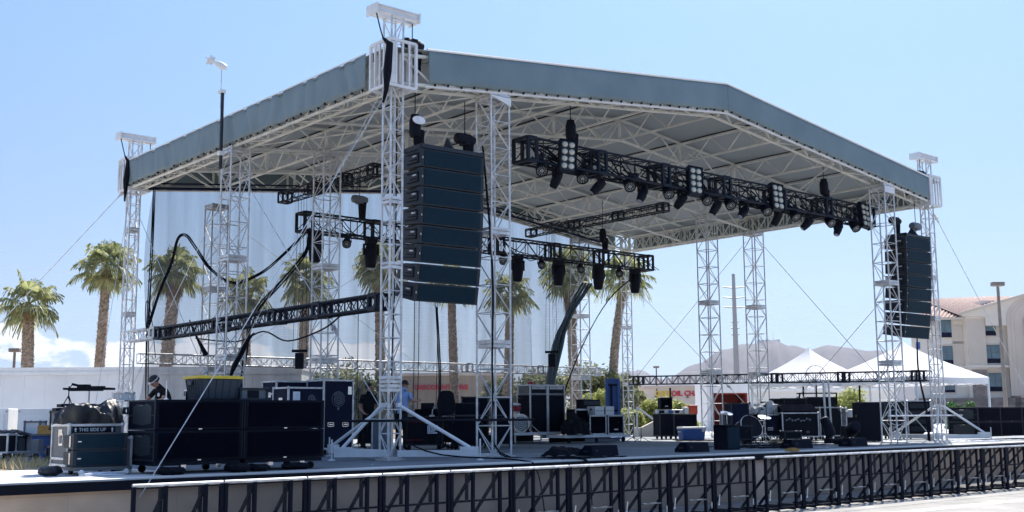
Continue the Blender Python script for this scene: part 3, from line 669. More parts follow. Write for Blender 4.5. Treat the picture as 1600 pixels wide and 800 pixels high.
# ---- fat cable looms
def loom(label, pts, r, n=3, sp=.05, name='cable_loom'):
    mb = MB(); P = [Vector(p) for p in pts]; Q = []
    for i in range(len(P)-1):                       # catmull-rom
        a, b, c, d = P[max(i-1, 0)], P[i], P[i+1], P[min(i+2, len(P)-1)]
        for k in range(5):
            t = k/5; Q.append(.5*((2*b)+(c-a)*t+(2*a-5*b+4*c-d)*t*t+(3*b-a-3*c+d)*t**3))
    Q.append(P[-1])
    for k in range(n):
        a = k*2.1; mb.tube([q+Vector((math.cos(a+i*.15)*sp, math.cos(a)*sp*.5, math.sin(a+i*.15)*sp)) for i, q in enumerate(Q)], r, 6)
    return lone(name, mb, M['rubber'], label, 'cable', 'black cable looms of the rig')
loom('black cable loom swooping from the rear lighting truss over a peak at left', [(4.3, 11.3, 8.75), (4.15, 13.0, 7.97), (3.29, 13.0, 7.26), (2.33, 13.0, 6.88), (1.49, 13.0, 7.26), (.88, 13.0, 8.01), (.53, 13.0, 8.37), (.26, 13, 8.2), (.07, 13, 7.4), (-.29, 13, 6.41), (-.58, 13, 5.45), (-.6, 13.2, 5.2)], .022, 3, .035)
loom('thick black cable loom falling steeply from the rear lighting truss to the side truss', [(3.95, 10.8, 8.6), (3.3, 9.8, 7.7), (2.41, 9.8, 6.62), (1.64, 9.8, 5.75), (1.21, 9.6, 5.02), (1.01, 9.4, 4.41), (.71, 9, 3.5), (.6, 8.8, 2.0), (.6, 8.8, 1.3)], .026, 4, .05)
loom('small black cable arch hanging left of the curtain edge', [fix(230, 540, 38.6), fix(227, 490, 38.6), fix(230, 470, 38.6), fix(236, 490, 38.6), fix(243, 560, 38.6)], .015, 1, 0)
loom('bundle of black cables running straight down beside the far left mast', [(.45, 15.6, 10.3), (.42, 15.5, 8), (.38, 15.5, 5), (.45, 15.4, 1.3)], .02, 4, .05)
loom('black cable sagging below the side truss near the nearest mast', [(0, 2.3, 4.85), (0, 3.2, 4.55), (0, 5.0, 4.35), (0, 6.4, 4.7), (0, 8, 4.5), (0, 10.8, 4.75)], .022, 1, 0)
loom('black cable hanging down from the foot of the near speaker array', [(1.5, .2, 5.0), (1.55, .1, 3.2), (1.5, .1, 1.3)], .018, 2, .04)
loom('black cable running down the tower right of the near speaker array', [(2.85, .0, 9.3), (2.88, -.36, 6), (2.86, -.38, 3), (3.0, -.5, 1.35), (3.3, -2.9, 1.3), (3.3, -3.3, 1.1), (3.3, -3.4, .2)], .018, 2, .03)
loom('black cable running down inside the nearest mast and over the stage edge', [(.1, .0, 10), (.1, 0, 6), (.1, 0, 2.4), (.5, -.8, 1.45), (1.6, -2.8, 1.28), (1.75, -3.3, 1.1), (1.8, -3.5, .1)], .018, 1, .03)
for k, (px, d, lab) in enumerate(((648, 38, 'thin black cable hanging straight down just right of the nearest mast'), (655, 38, 'thin black cable close beside the one right of the nearest mast'), (684, 40, 'thin black cable hanging left of the palm seen under the near array'), (560, 39, 'thin line hanging left of the nearest mast'))):
    loom(lab, [fix(px, 470, d), fix(px-1, 560, d), fix(px-3, 640, d)], .014, 1, 0)
loom('black cable running down the inner right mast by the right speaker array', [fix(1433, 527, 43), fix(1435, 580, 43), fix(1447, 640, 43), fix(1452, 690, 43)], .02, 3, .05)
loom('black cable running off the right end of the rear lighting truss down behind the amplifiers', [(21, 11.3, 8.6), (20.6, 13, 7.4), (19.8, 14, 5.2), (18.6, 14.2, 2.5), (18.4, 14, 1.3)], .02, 2, .03)
from mathutils import noise as mnoise
# ================================================================ SPEAKER ARRAYS
def line_array(label, p, rz, n, tilts, Wd):
    t = thing('line_array', label, 'speaker array', p, rz, 'hanging line arrays')
    H, Dp = .475, .90
    mb = MB(); mb.box(-Wd/2+.02, Wd/2-.02, -.02, .08, .0, .10); mb.box(-Wd/2+.02, Wd/2-.02, Dp-.15, Dp-.05, 0, .10)
    for s in (-1, 1): mb.box(s*(Wd/2-.06)-.04, s*(Wd/2-.06)+.04, 0, Dp-.05, 0, .12)
    mb.prism([(0, .1), (.5, .1), (.25, .42)], -.03, .03, 'x'); mb.build('rigging_frame', M['cab'], t)
    y, z = 0.0, 0.0
    for i in range(n):
        a = R(tilts[i]); X = Matrix.Translation((0, y, z)) @ Matrix.Rotation(a, 4, 'X')
        mb = MB(); mb.prism([(0, -.012), (Dp, -.05), (Dp, -H+.05), (0, -H+.012)], -Wd/2, Wd/2, 'x', X); c = mb.build('cabinet', M['cab'], t, bevel=.008)
        mb = MB(); mb.box(-Wd/2+.10, Wd/2-.10, -.016, -.002, -H+.045, -.045, X); mb.build('grille', M['grille'], c, bevel=.004)
        for s in (-1, 1):
            mb = MB()
            for zz in (-.12, -.35):
                mb.flat(X @ Vector((s*(Wd/2+.012), .12, zz)), X @ Vector((s*(Wd/2+.012), .62, zz)), .022, .05, up=(1, 0, 0)); mb.tube([X @ Vector((s*(Wd/2+o), yy, zz+.08)) for o, yy in ((.0, .2), (.03, .24), (.03, .48), (0, .52))], .012, 5)
            mb.flat(X @ Vector((s*(Wd/2+.01), .12, -.12)), X @ Vector((s*(Wd/2+.01), .12, -.35)), .02, .03); mb.build('side_rail', M['black'], c)
        mb = MB(); mb.box(-Wd/2-.030, -Wd/2-.004, .20, .36, -.20, -.165, X); mb.box(-Wd/2+.035, -Wd/2+.055, -.018, -.002, -H/2-.03, -H/2+.02, X); mb.build('pin_mark', M['alu'], c)
        d = X @ Vector((0, 0, -H-.004)); y, z = d.y, d.z
    return t
line_array('big curved black speaker array hanging beside the nearest mast', (1.56, -.42, 8.87), R(-3), 8, (1, 1, 2, 3, 5, 7, 9, 11), 1.92)
line_array('curved black speaker array hanging at the far right before the hotel', (23.70, -.42, 8.87), R(0), 8, (1, 1, 2, 3, 5, 6, 8, 9), 1.76)
# ---- ground subwoofers
def subwoofer(name_label, x, y, z, w=1.74, d=1.25, h=.56, group='stacked black subwoofers'):
    t = thing('subwoofer', name_label, 'subwoofer', (x, y, z), 0, group)
    c = MB().box(0, w, 0, d, 0, h).build('cabinet', M['subcab'], t, bevel=.012)
    MB().box(.07, w-.07, -.014, .004, .05, h-.05).build('grille', M['subgrille'], t)
    for s in (-1, 1):
        xx = -.004 if s < 0 else w-.008
        mb = MB(); mb.prism([(d*.16, h*.22), (d*.5, h*.16), (d*.84, h*.22), (d*.84, h*.78), (d*.66, h*.88), (d*.5, h*.80), (d*.34, h*.88), (d*.16, h*.78)], xx, xx+.012, 'x'); mb.build('side_recess', M['cab'], t)
        mb = MB(); xa = -.014 if s < 0 else w+.002
        for yy in (.02, d-.02): mb.box(xa, xa+.011, yy-.02, yy+.02, 0, h)
        for zz in (.02, h*.48, h-.02): mb.box(xa-.001, xa+.010, 0, d, zz-.012, zz+.012)
        mb.build('rail', M['cab'], t)
    mb = MB(); mb.box(w*.48, w*.52, -.018, -.012, .006, .024); mb.box(-.018, -.012, d*.45, d*.6, h*.8, h*.83); mb.build('badge', M['chrome'], t)
    return t
k = 0
for x0, nm in ((-6.82, 'left'), (-5.02, 'right')):
    for j, lv in ((0, 'lower'), (1, 'upper')):
        subwoofer(f'{lv} black subwoofer of the {nm} stack at the near front of the stage', x0, -2.42, 1.48+.57*j)
for i in range(3):
    for j, lv in ((0, 'lower'), (1, 'upper')):
        subwoofer(f'{lv} subwoofer in the {ORD[i]} column of the far right row past the right outrigger', 26.4+i*1.78, -.95, 1.38+.57*j)
for x0, lab in ((-6.82, 'low wheeled dolly under the left subwoofer stack'), (-5.02, 'low wheeled dolly under the right subwoofer stack')):
    t = thing('dolly', lab, 'dolly', (x0+.87, -1.8, DZ), 0, 'dollies under the subwoofers')
    MB().box(-.85, .85, -.6, .6, .15, .225).build('board', M['black'], t)
    for sx in (-.65, .65):
        for sy in (-.5, .45): MB().lathe([(.03, -.03), (.07, -.028), (.07, .028), (.03, .03)], Matrix.Translation((sx, sy, .071)) @ Matrix.Rotation(R(90), 4, 'X'), 12).build('wheel', M['rubber'], t)
    mb = MB(); [mb.box(sx-.05, sx+.05, -.62, -.52, .1, .16) for sx in (-.3, .4)]; mb.build('latch', M['chrome'], t)
def sack(label, p, rx, ry, h, mat='rubber', name='sandbag', cat='sandbag', group='black sandbags on the stage edge', seed=1):
    rnd = random.Random(seed); ph = rnd.uniform(0, 6)
    mb = MB()
    def fn(u, v):
        a = 2*math.pi*u; e = math.pi*v; r = math.sin(e)**.6; k = 1+.13*math.sin(3*a+ph)+.06*math.sin(7*a+v*5)
        return (p[0]+rx*r*k*math.cos(a), p[1]+ry*r*k*math.sin(a), p[2]+max(.0, h*.5-h*.5*math.cos(e))+.02*math.sin(5*a+9*v)*r)
    mb.grid(fn, 24, 12); return lone(name, mb, M[mat], label, cat, group, smooth=True)
sack('black sandbag slumped at the foot of the tall flight case at far left', (-8.30, -1.35, 1.252), .20, .16, .17, 'tarp', seed=1)
sack('black sandbag under the left subwoofer stack, left of the pale wire', (-6.55, -2.62, 1.252), .28, .16, .13, seed=2)
sack('left black sandbag of the pair below the gap between the subwoofer stacks', (-5.25, -2.65, 1.252), .24, .16, .16, seed=3)
sack('right black sandbag of the pair below the gap between the subwoofer stacks', (-4.80, -2.62, 1.252), .2, .15, .13, seed=4)
sack('dark sandbag under the right end of the right subwoofer stack', (-3.9, -2.4, 1.252), .3, .16, .13, seed=5)
# ================================================================ CASES AND BACKLINE
def case(name, label, cat, x0, y0, z0, w, d, h, mat='bluedark', wheels=True, rz=0, group=None, front=None, lid=.0, trim='alu', handles=True):
    """road case: laminate body, aluminium edges, ball corners, recessed handles, castors; (x0,y0) is its front left corner"""
    t = thing(name, label, cat, (x0, y0, z0), rz, group); b = .16 if wheels else 0
    MB().box(0, w, 0, d, b, h).build('body', M[mat], t, bevel=.006)
    mb = MB(); e = .022
    for a, c in (((0, 0), (w, 0)), ((w, 0), (w, d)), ((w, d), (0, d)), ((0, d), (0, 0))):
        for z in ([b, h]+([h-lid] if lid else [])): mb.flat((*a, z), (*c, z), e*2, e*2)
        mb.flat((*a, b), (*a, h), e*2, e*2, up=(0, 1, 0))
    for x in (0, w):
        for y in (0, d):
            for z in (b, h): mb.lathe([(.01, -.04), (.035, -.03), (.045, 0), (.035, .03), (.01, .04)], Matrix.Translation((x, y, z)), 8)
    mb.build('edge_trim', M[trim], t)
    if handles:
        mb = MB(); hs = (w*.25, w*.75) if w > .8 else (w*.5,)
        for x in hs:
            z = b+(h-b)*.35; mb.box(x-.10, x+.10, -.010, .0, z-.06, z-.045); mb.box(x-.10, x+.10, -.010, 0, z+.045, z+.06); mb.box(x-.10, x-.085, -.010, 0, z-.06, z+.06); mb.box(x+.085, x+.10, -.010, 0, z-.06, z+.06); mb.box(x-.06, x+.06, -.022, -.008, z-.012, z+.012)
        yy = d*.5; z = b+(h-b)*.8; mb.box(-.012, -.001, yy-.10, yy+.10, z-.07, z+.07)
        mb.build('handle', M['chrome'], t)
    if wheels:
        for x in (.1, w-.1):
            for y in (.1, d-.1):
                MB().lathe([(.03, -.03), (.07, -.026), (.07, .026), (.03, .03)], Matrix.Translation((x, y, .072)) @ Matrix.Rotation(R(90), 4, 'Y'), 10).box(x-.03, x+.03, y-.03, y+.03, .11, b).build('castor', M['rubber'], t)
    return t
def text_part(s, size, mat, parent, Mx, name='lettering', depth=.004, bold=0, align='LEFT'):
    c = bpy.data.curves.new(name, 'FONT'); c.body = s; c.size = size; c.extrude = depth; c.offset = bold; c.align_x = align; c.resolution_u = 3
    o = bpy.data.objects.new(name, c); COL.objects.link(o); dg = bpy.context.evaluated_depsgraph_get(); dg.update()
    me = bpy.data.meshes.new_from_object(o.evaluated_get(dg)); bpy.data.objects.remove(o); me.transform(Matrix.Scale(S, 4) @ Mx); me.materials.clear(); me.materials.append(mat)
    r = bpy.data.objects.new(name, me); COL.objects.link(r); r.parent = parent; return r
FR = Matrix.Rotation(R(90), 4, 'X')       # lettering upright, facing -y
def spiral(mb, c, r, turns, wdt, off=-.004, n=90, Mx=None):
    vs = []; 
    for i in range(n+1):
        a = i/n*turns*2*math.pi; q = r*(.06+.94*i/n)
        for s in (-.5, .5):
            v = Vector((c[0]+(q+s*wdt)*math.cos(a), c[1]+off, c[2]+(q+s*wdt)*math.sin(a))); vs.append(Mx @ v if Mx is not None else v)
    mb.add(vs, [(2*i, 2*i+1, 2*i+3, 2*i+2) for i in range(n)])
# left front: tall case, stencilled, with a pair of array boxes on a dolly before it
t = case('flight_case', 'tall grey flight case with stencilled arrows at the far left front of the stage', 'flight case', -7.92, -1.12, DZ, 1.0, .88, .90, 'greycase', True, lid=.62)
MB().box(.06, .86, -.018, -.008, .76, .87).build('label_strip', M['black'], t)
text_part('THIS SIDE UP', .088, M['paper'], t, Matrix.Translation((.17, -.020, .785)) @ FR)
mb = MB()
for x in (.11, .80):
    mb.prism([(x-.012, .775), (x+.012, .775), (x+.012, .82), (x+.03, .82), (x, .855), (x-.03, .82), (x-.012, .82)], -.024, -.019, 'y')
mb.build('arrow_mark', M['paper'], t)
mb = MB(); mb.box(-.014, -.002, .3, .5, .52, .75); mb.build('dish', M['chrome'], t); MB().box(-.02, -.013, .34, .46, .56, .71).build('dish_hollow', M['greycase'], t)
for j, lv in ((0, 'lower'), (1, 'upper')):
    t = thing('array_cabinet', f'{lv} box of the small black speaker pair on the low dolly at far left', 'speaker', (-8.02, -1.66, 1.40+.305*j), 0, 'pair of small speaker boxes at far left')
    MB().prism([(0, 0), (0, .30), (.5, .26), (.5, .04)], 0, 1.0, 'x').build('cabinet', M['cab'], t, bevel=.006)
    MB().box(.07, .93, -.012, .002, .03, .27).build('grille', M['grille'], t); mb = MB(); mb.box(.075, .14, -.018, -.010, .14, .16); mb.box(-.02, 0, .1, .16, .05, .25); mb.box(1.0, 1.02, .1, .16, .05, .25); mb.build('mark', M['chrome'], t)
t = thing('dolly', 'grey steel dolly carrying the small speaker pair at far left', 'dolly', (-7.5, -1.36, DZ))
mb = MB(); mb.box(-.50, .56, -.36, .22, .08, .145); mb.build('frame', M['greycase'], t)
for sx in (-.4, .42): MB().lathe([(.03, -.03), (.05, -.026), (.05, .026), (.03, .03)], Matrix.Translation((sx, -.42, .052)) @ Matrix.Rotation(R(70), 4, 'X'), 10).build('wheel', M['white'], t)
mb = MB(); rnd = random.Random(9)
for i in range(5): mb.tube([(-8.0+.9*rnd.random(), -2.0+.12*rnd.random(), 1.262+.01*i) for _ in range(4)], .012, 5)
mb.box(-7.9, -7.4, -2.0, -1.86, 1.252, 1.275); lone('cable_scraps', mb, M['paper'], 'pale cable ends and paper scraps lying under the small speaker pair', 'cable')
def drape(label, cx, cy, z, rx, ry, h, mat, name, cat, seed, skirt=0):
    rnd = random.Random(seed); ph = [rnd.uniform(0, 6.28) for _ in range(5)]; mb = MB()
    def fn(u, v):
        a = 2*math.pi*u; r = math.sin(v*math.pi/2)**.8
        k = 1+.16*math.sin(2*a+ph[0])+.08*math.sin(5*a+ph[1])+.04*math.sin(11*a+ph[4])
        zz = h*(1-v**2.2)*(1+.18*math.sin(3*a+ph[2])*math.sin(v*3))+.05*abs(math.sin(6*a+ph[3]+v*6))*r
        x = cx+rx*k*r*math.cos(a); y = cy+ry*k*r*math.sin(a); q = Vector((x*3.1+seed, y*3.1, zz*3))
        f1 = mnoise.noise(q*.7); f2 = abs(mnoise.noise(Vector((q.x*.8, q.y*1.6, q.z)))); f3 = abs(mnoise.noise(Vector((q.x*3+q.y, q.y*1.2, q.z*1.5)))); dd = (.45*f1-.42*f2-.16*f3+.10)*h*min(1, (1-v)*5+.25)
        return (x+dd*.5*math.cos(a), y+dd*.5*math.sin(a), max(z+.005, z+zz*.85+dd)-skirt*(v > .97))
    mb.grid(fn, 110, 40); return lone(name, mb, M[mat], label, cat, smooth=True)
drape('crumpled black tarpaulin heaped on top of the tall flight case', -7.42, -.78, 2.15, .56, .40, .44, 'tarp', 'tarpaulin', 'tarpaulin', 4)
case('road_case', 'grey road case with a logo plate behind the black tarpaulin heap', 'road case', -7.02, -.2, DZ, .42, .5, 1.22, 'greycase', True, trim='alu_w')
case('road_case', 'slim dark grey case leaning beside the left subwoofer stack', 'road case', -7.0, -1.45, DZ, .13, .5, .66, 'grey', False, handles=False)
# stand with flat black tray, snare drums on a stand
def stand(label, p, h, name='stand', cat='stand', tripod=.25, boom=None, group=None, mat='black', mic=False):
    t = thing(name, label, cat, p, random.uniform(0, 1), group)
    MB().bar((0, 0, .12), (0, 0, h), .014, 6).build('pole', M[mat], t)
    for k in range(3):
        a = k*2.094; MB().bar((0, 0, .2), (tripod*math.cos(a), tripod*math.sin(a), .012), .012, 5).build('leg', M[mat], t)
    if boom:
        mb = MB(); mb.bar((-boom*.3, 0, h-.1), (boom, 0, h+boom*.45), .011, 5); mb.build('boom', M[mat], t)
    if mic: mb = MB(); b = (boom or 0); mb.bar((b, 0, h+b*.45), (b+.14, 0, h+b*.45-.02), .03, 8); mb.build('microphone', M[mat], t)
    return t
t = thing('tray_stand', 'black flat tray on a thin stand against the white wall at far left', 'stand', tuple(gp(138, 27, DZ)), RC)
MB().bar((0, 0, .02), (0, 0, 1.70), .02, 8).build('pole', M['alu'], t)
mb = MB(); mb.box(-.55, .55, -.2, .2, 1.70, 1.75); mb.box(-.38, .38, -.24, -.1, 1.67, 1.71); mb.box(-.26, .0, -.1, .1, 1.75, 1.83); mb.box(.05, .35, -.1, .1, 1.75, 1.79); mb.build('tray', M['black'], t)
mb = MB(); [mb.bar((0, 0, .2), (.3*math.cos(a), .3*math.sin(a), .01), .015, 6) for a in (0, 2.1, 4.2)]; mb.build('foot', M['alu'], t)
def drum(name, label, p, r, h, mat, tilt=0, rz=0, head='white', group=None, Mx=None, parent=None, cat='drum'):
    t = thing(name, label, cat, p, rz, group) if parent is None else parent
    X = (Mx or Matrix()) @ Matrix.Rotation(tilt, 4, 'X')
    q = MB().lathe([(r*.97, 0), (r*.97, h)], X, 24).build('shell', M[mat], t, smooth=False)
    mb = MB()
    for z in (0, h): mb.lathe([(r, z-.012), (r*1.04, z-.012), (r*1.04, z+.018), (r, z+.018), (r, z-.012)], X, 24, caps=False)
    for k in range(8):
        a = k*math.pi/4+.2; c = (math.cos(a)*r*1.02, math.sin(a)*r*1.02); mb.bar(X @ Vector((*c, 0)), X @ Vector((*c, h)), .008, 5); mb.bar(X @ Vector((*c, h*.35)), X @ Vector((*c, h*.65)), .018, 6)
    mb.build('hoop_and_lugs', M['chrome'], t)
    MB().lathe([(r*.98, h+.004), (0.01, h+.006)], X, 24).build('head', M[head], t); MB().lathe([(0.01, -.006), (r*.98, -.004)], X, 24).build('head', M[head], t)
    return t
g_ = gp(192, 28, DZ)
drum('snare_drum', 'white snare drum on a chrome stand left of the subwoofers', (g_.x, g_.y, 2.70), .27, .2, 'white', group=None)
stand('chrome drum stand under the white snare drum', (g_.x, g_.y, DZ), 1.45, 'drum_stand', 'stand', .3, mat='chrome')
g_ = gp(197, 27, DZ); drum('small_drum', 'small dark drum hanging below the white snare drum', (g_.x+.05, g_.y, 2.35), .2, .2, 'black')
# left heap: keyboards cases, cardboard, tub, crates
c = gp(95, 26, DZ)
for i, (dx, dz, w_, mat, lab) in enumerate(((0, 0, 1.0, 'black', 'lowest black equipment case under the stacked keyboards at far left'), (.1, .42, .9, 'black', 'middle black case of the stack under the keyboards at far left'), (.05, .80, .75, 'grey', 'grey lidded case under the keyboards at far left'))):
    case('equipment_case', lab, 'case', c.x+dx, c.y+.2, DZ+dz, w_, .6, .38, mat, False, handles=False, trim='cab')
for i, lab in enumerate(('lower black folded keyboard on the case stack at far left', 'upper black folded keyboard on the case stack at far left')):
    t = thing('keyboard', lab, 'keyboard', (c.x-.05+.1*i, c.y+.15, DZ+1.2+.09*i), 0); MB().box(0, .95, 0, .3, 0, .07).build('body', M['black'], t, bevel=.01)
    MB().box(.05, .8, .02, .15, .071, .078).build('keys', M['grey'], t)
stand('bent microphone holder rising above the keyboards at far left', (c.x+.3, c.y+.4, DZ+1.36), .42, tripod=.1, boom=.1, mic=True)
t = thing('box', 'brown cardboard box on the blue tub at far left', 'box', tuple(gp(60, 30.5, 1.87)), RC); MB().box(0, .44, 0, .4, 0, .24).build('carton', M['card'], t, bevel=.01); mb = MB(); mb.box(.19, .25, -.003, .4, .241, .244); mb.build('tape', M['paper'], t)
def tub(name, label, cat, p, rz, w, d, h, mat, lidmat, ribs=0, rim=.03):
    t = thing(name, label, cat, p, rz); k = .06
    vs = [(x, y, z) for z, q in ((0, k), (h, 0)) for x, y in ((q, q), (w-q, q), (w-q, d-q), (q, d-q))]
    mb = MB(); mb.add(vs, [(0, 3, 2, 1), (4, 5, 6, 7), (0, 1, 5, 4), (1, 2, 6, 5), (2, 3, 7, 6), (3, 0, 4, 7)])
    for i in range(ribs):
        u = (i+.5)/ribs; mb.flat((k+(w-2*k)*u, k*.9, 0.02), (w*u, -.004, h-.02), .03, .03, up=(1, 0, 0)); mb.flat((k*.9, k+(d-2*k)*u, .02), (-.004, d*u, h-.02), .03, .03, up=(0, 1, 0))
    mb.build('body', M[mat], t, bevel=.015)
    mb = MB(); mb.box(-rim, w+rim, -rim, d+rim, h, h+.05); mb.box(.04, w-.04, .04, d-.04, h+.05, h+.065); mb.build('lid', M[lidmat], t, bevel=.015)
    mb = MB(); mb.box(w+.0, w+.05, d*.35, d*.65, h-.12, h-.04); mb.box(-.05, 0, d*.35, d*.65, h-.12, h-.04); mb.build('handle', M[mat], t, bevel=.01)
    return t
tub('storage_tub', 'blue plastic tub carrying a cardboard box at far left', 'tub', tuple(gp(51, 31, DZ)), RC, .64, .5, .56, 'bluetub', 'grey')
tub('storage_tub', 'dark ribbed tub with a yellow lid standing on the left subwoofer stack', 'tub', (-5.72, -1.80, 2.63), 0, .93, .62, .40, 'darktub', 'yellow', 6)
t = case('equipment_case', 'small grey latched case lying on the gap between the subwoofer stacks', 'case', -4.82, -1.8, 2.63, .58, .45, .21, 'grey', False, trim='cab', handles=False); MB().box(.15, .4, -.012, 0, .03, .18).build('front_panel', M['black'], t)
case('equipment_case', 'pale grey case standing left of the blue tub at far left', 'case', *gp(38, 33, DZ), .36, .4, .5, 'greycase', True, rz=RC, trim='cab')
case('equipment_case', 'tall pale grey box behind the cardboard box at far left', 'case', *gp(40, 31.6, DZ), .42, .4, .95, 'white', False, rz=RC, trim='grey', handles=False)
case('flight_case', 'black flight case with pale edges cut by the left border of the photo', 'flight case', *gp(-22, 30, DZ), .62, .5, .62, 'black', True, rz=RC)
case('flight_case', 'dark flight case under the crumpled black cloth at far left', 'flight case', *gp(2, 31, DZ), .5, .5, .55, 'greycase', True, rz=RC, trim='cab')
g_ = gp(18, 31, DZ+.62); drape('crumpled dark cloth over the cases at the left border', g_.x, g_.y+.3, g_.z-.05, .6, .4, .16, 'tarp', 'cloth', 'cloth', 11)
g_ = gp(33, 29.5, DZ); t = thing('hand_truck', 'low black hand cart between the left border cases and the blue tub', 'cart', tuple(g_), RC); mb = MB(); mb.box(-.2, .55, 0, .4, .14, .2); mb.box(.3, .5, 0, .3, .2, .5); mb.build('bed', M['grey'], t); [MB().lathe([(.02, -.025), (.07, -.02), (.07, .02), (.02, .025)], Matrix.Translation((x, .1, .072)) @ FR, 10).build('wheel', M['rubber'], t) for x in (-.1, .4)]
# ---- centre left, behind the subwoofers
case('road_case', 'low road case with a taped paper sheet just behind the right subwoofer stack', 'road case', -.50, 4.0, DZ, 1.05, .8, 1.80, 'bluedark', True, lid=.4)
t = [o for o in bpy.data.objects if o.get('label', '').startswith('low road case with a taped')][0]
MB().box(.13, .34, -.014, -.008, 1.4, 1.70).build('paper_sheet', M['paper'], t); mb = MB(); spiral(mb, (.70, -.008, 1.52), .12, 3, .018); mb.build('emblem', M['grey'], t)
case('road_case', 'wide road case seen just over the one with the paper sheet', 'road case', .35, 6.2, DZ, 1.5, .8, 2.04, 'bluedark', True, lid=.35)
t = case('road_case', 'tallest navy road case with a round spiral emblem and two chrome handles', 'road case', 1.17, 5.0, DZ, .95, .9, 2.05, 'bluedark', True, lid=.0)
mb = MB(); spiral(mb, (.47, -.006, 1.53), .18, 3.4, .022); 
for i in range(40):
    a = i/40*6.283; b = (i+1)/40*6.283; mb.add([(.47+math.cos(a)*.215, -.01, 1.53+math.sin(a)*.215), (.47+math.cos(b)*.215, -.01, 1.53+math.sin(b)*.215), (.47+math.cos(b)*.20, -.01, 1.53+math.sin(b)*.20), (.47+math.cos(a)*.20, -.01, 1.53+math.sin(a)*.20)], [(0, 1, 2, 3)])
mb.prism([(.47, 1.21), (.51, 1.26), (.47, 1.31), (.43, 1.26)], -.012, -.008, 'y'); mb.build('emblem', M['grey'], t)
mb = MB(); mb.box(.78, .90, -.02, -.008, 1.66, 1.88); mb.build('latch', M['chrome'], t)
mb = MB(); a = fix(492, 617, 33); b = fix(523, 611.5, 33.4); mb.flat(a, b, .05, .09); lone('batten', mb, M['white'], 'short white batten sticking out above the right subwoofer stack', 'batten')
stand('leaning black microphone boom right of the tallest navy case', tuple(gp(560, 38, DZ)), 2.0, 'mic_stand', 'mic stand', .3, boom=-.5, mic=True)
# control tables and dark racks right of the near mast
t = thing('desk', 'dark production desk loaded with mixers behind the long right strut', 'desk', tuple(gp(672, 36.5, DZ)), RC)
MB().box(-.75, .75, 0, .7, .95, 1.02).build('top', M['black'], t); mb = MB(); [mb.box(x-.03, x+.03, y, y+.06, .001, .95) for x in (-.7, .7) for y in (0, .64)]; mb.box(-.7, .7, .02, .04, .2, .95); mb.build('frame', M['black'], t)
def mixer(label, p, w, d, rz=RC, up=.22):
    t = thing('mixing_console', label, 'mixing desk', p, rz); MB().prism([(0, 0), (d, 0), (d, up), (0, .07)], 0, w, 'x').build('body', M['matte'], t, bevel=.01)
    mb = MB(); n = int(w/.06)
    for i in range(n):
        for j in range(3):
            y = .05+j*d/3.3; z = .07+(up-.07)*y/d; mb.box(.03+i*.06, .05+i*.06, y, y+.025, z, z+.02)
    mb.build('faders', M['matte'], t); return t
g_ = gp(646, 36.5, DZ+1.025); mixer('black mixing console on the dark production desk', tuple(g_), .9, .55, up=.25)
t = thing('monitor_screen', 'black flat screen on the production desk', 'screen', tuple(gp(668, 37.2, DZ+1.05)), RC); MB().box(-.22, .22, 0, .04, .12, .42).build('panel', M['black'], t, bevel=.01); MB().box(-.1, .1, -.06, .12, 0, .02).box(-.02, .02, 0, .03, .02, .15).build('foot', M['black'], t)
t = thing('desk_lamp', 'white gadget with a bent arm on the production desk', 'lamp', tuple(gp(675, 36.4, DZ+1.02)), RC); MB().box(-.08, .08, -.05, .05, .005, .06).build('base', M['white'], t); mb = MB(); mb.tube([(0, 0, .06), (.02, 0, .22), (.08, 0, .30)], .015, 6); mb.lathe([(.02, 0), (.06, .06)], Matrix.Translation((.09, 0, .26)), 10); mb.build('arm', M['white'], t)
t = case('road_case', 'dark rack case with a pale arrow label below the production desk', 'road case', *gp(634, 35.5, DZ), 1.15, .5, .93, 'black', True, rz=RC, trim='cab', handles=False)
a = t; mb = MB(); mb.box(.68, 1.06, -.02, -.008, .50, .76); mb.build('label_plate', M['paper'], t)
mb = MB(); mb.box(.71, .86, -.026, -.021, .53, .73); mb.box(.91, 1.03, -.026, -.021, .65, .70); mb.box(.91, 1.03, -.026, -.021, .55, .60); mb.build('label_print', M['bluedark'], t)
mb = MB(); mb.box(.72, .85, -.030, -.027, .54, .72); mb.build('label_field', M['paper'], t); mb = MB(); mb.prism([(.775, .56), (.795, .56), (.795, .65), (.815, .65), (.785, .70), (.755, .65), (.775, .65)], -.034, -.031, 'y'); mb.build('arrow_mark', M['bluedark'], t)
mb = MB(); mb.box(.0, .55, -.014, -.008, .86, .875); mb.box(.0, .55, -.014, -.008, .3, .315); mb.build('red_edge', M['red'], t)
g_ = gp(697, 35.8, DZ); t = thing('office_chair', 'rounded black seat back behind the production desk', 'chair', tuple(g_), RC)
MB().prism([(-.24, 1.05), (.24, 1.05), (.30, 1.4), (.24, 1.75), (.12, 1.84), (-.12, 1.84), (-.24, 1.75), (-.30, 1.4)], 0, .09, 'y').build('backrest', M['black'], t, bevel=.04)
MB().box(-.28, .28, -.5, .02, .92, 1.02).build('seat', M['black'], t, bevel=.03); mb = MB(); mb.bar((0, -.2, .1), (0, -.2, .92), .03, 8); [mb.bar((0, -.2, .12), (.3*math.cos(q), -.2+.3*math.sin(q), .05), .025, 6) for q in (0, 1.26, 2.5, 3.77, 5.03)]; mb.build('base', M['black'], t)
mb = MB(); mb.box(0, .1, 0, .04, 0, .35); g_ = gp(706, 36, 2.15); mb.v = [v+g_ for v in mb.v]; t = lone('paper_roll', mb, M['white'], 'white strip standing left of the tall dark cabinets', 'panel')
case('speaker_cabinet', 'tall dark cabinet on the left of the pair behind the wide front tower', 'cabinet', *gp(709, 37, DZ), .78, .6, 1.45, 'subcab', True, rz=RC, trim='cab', handles=False)
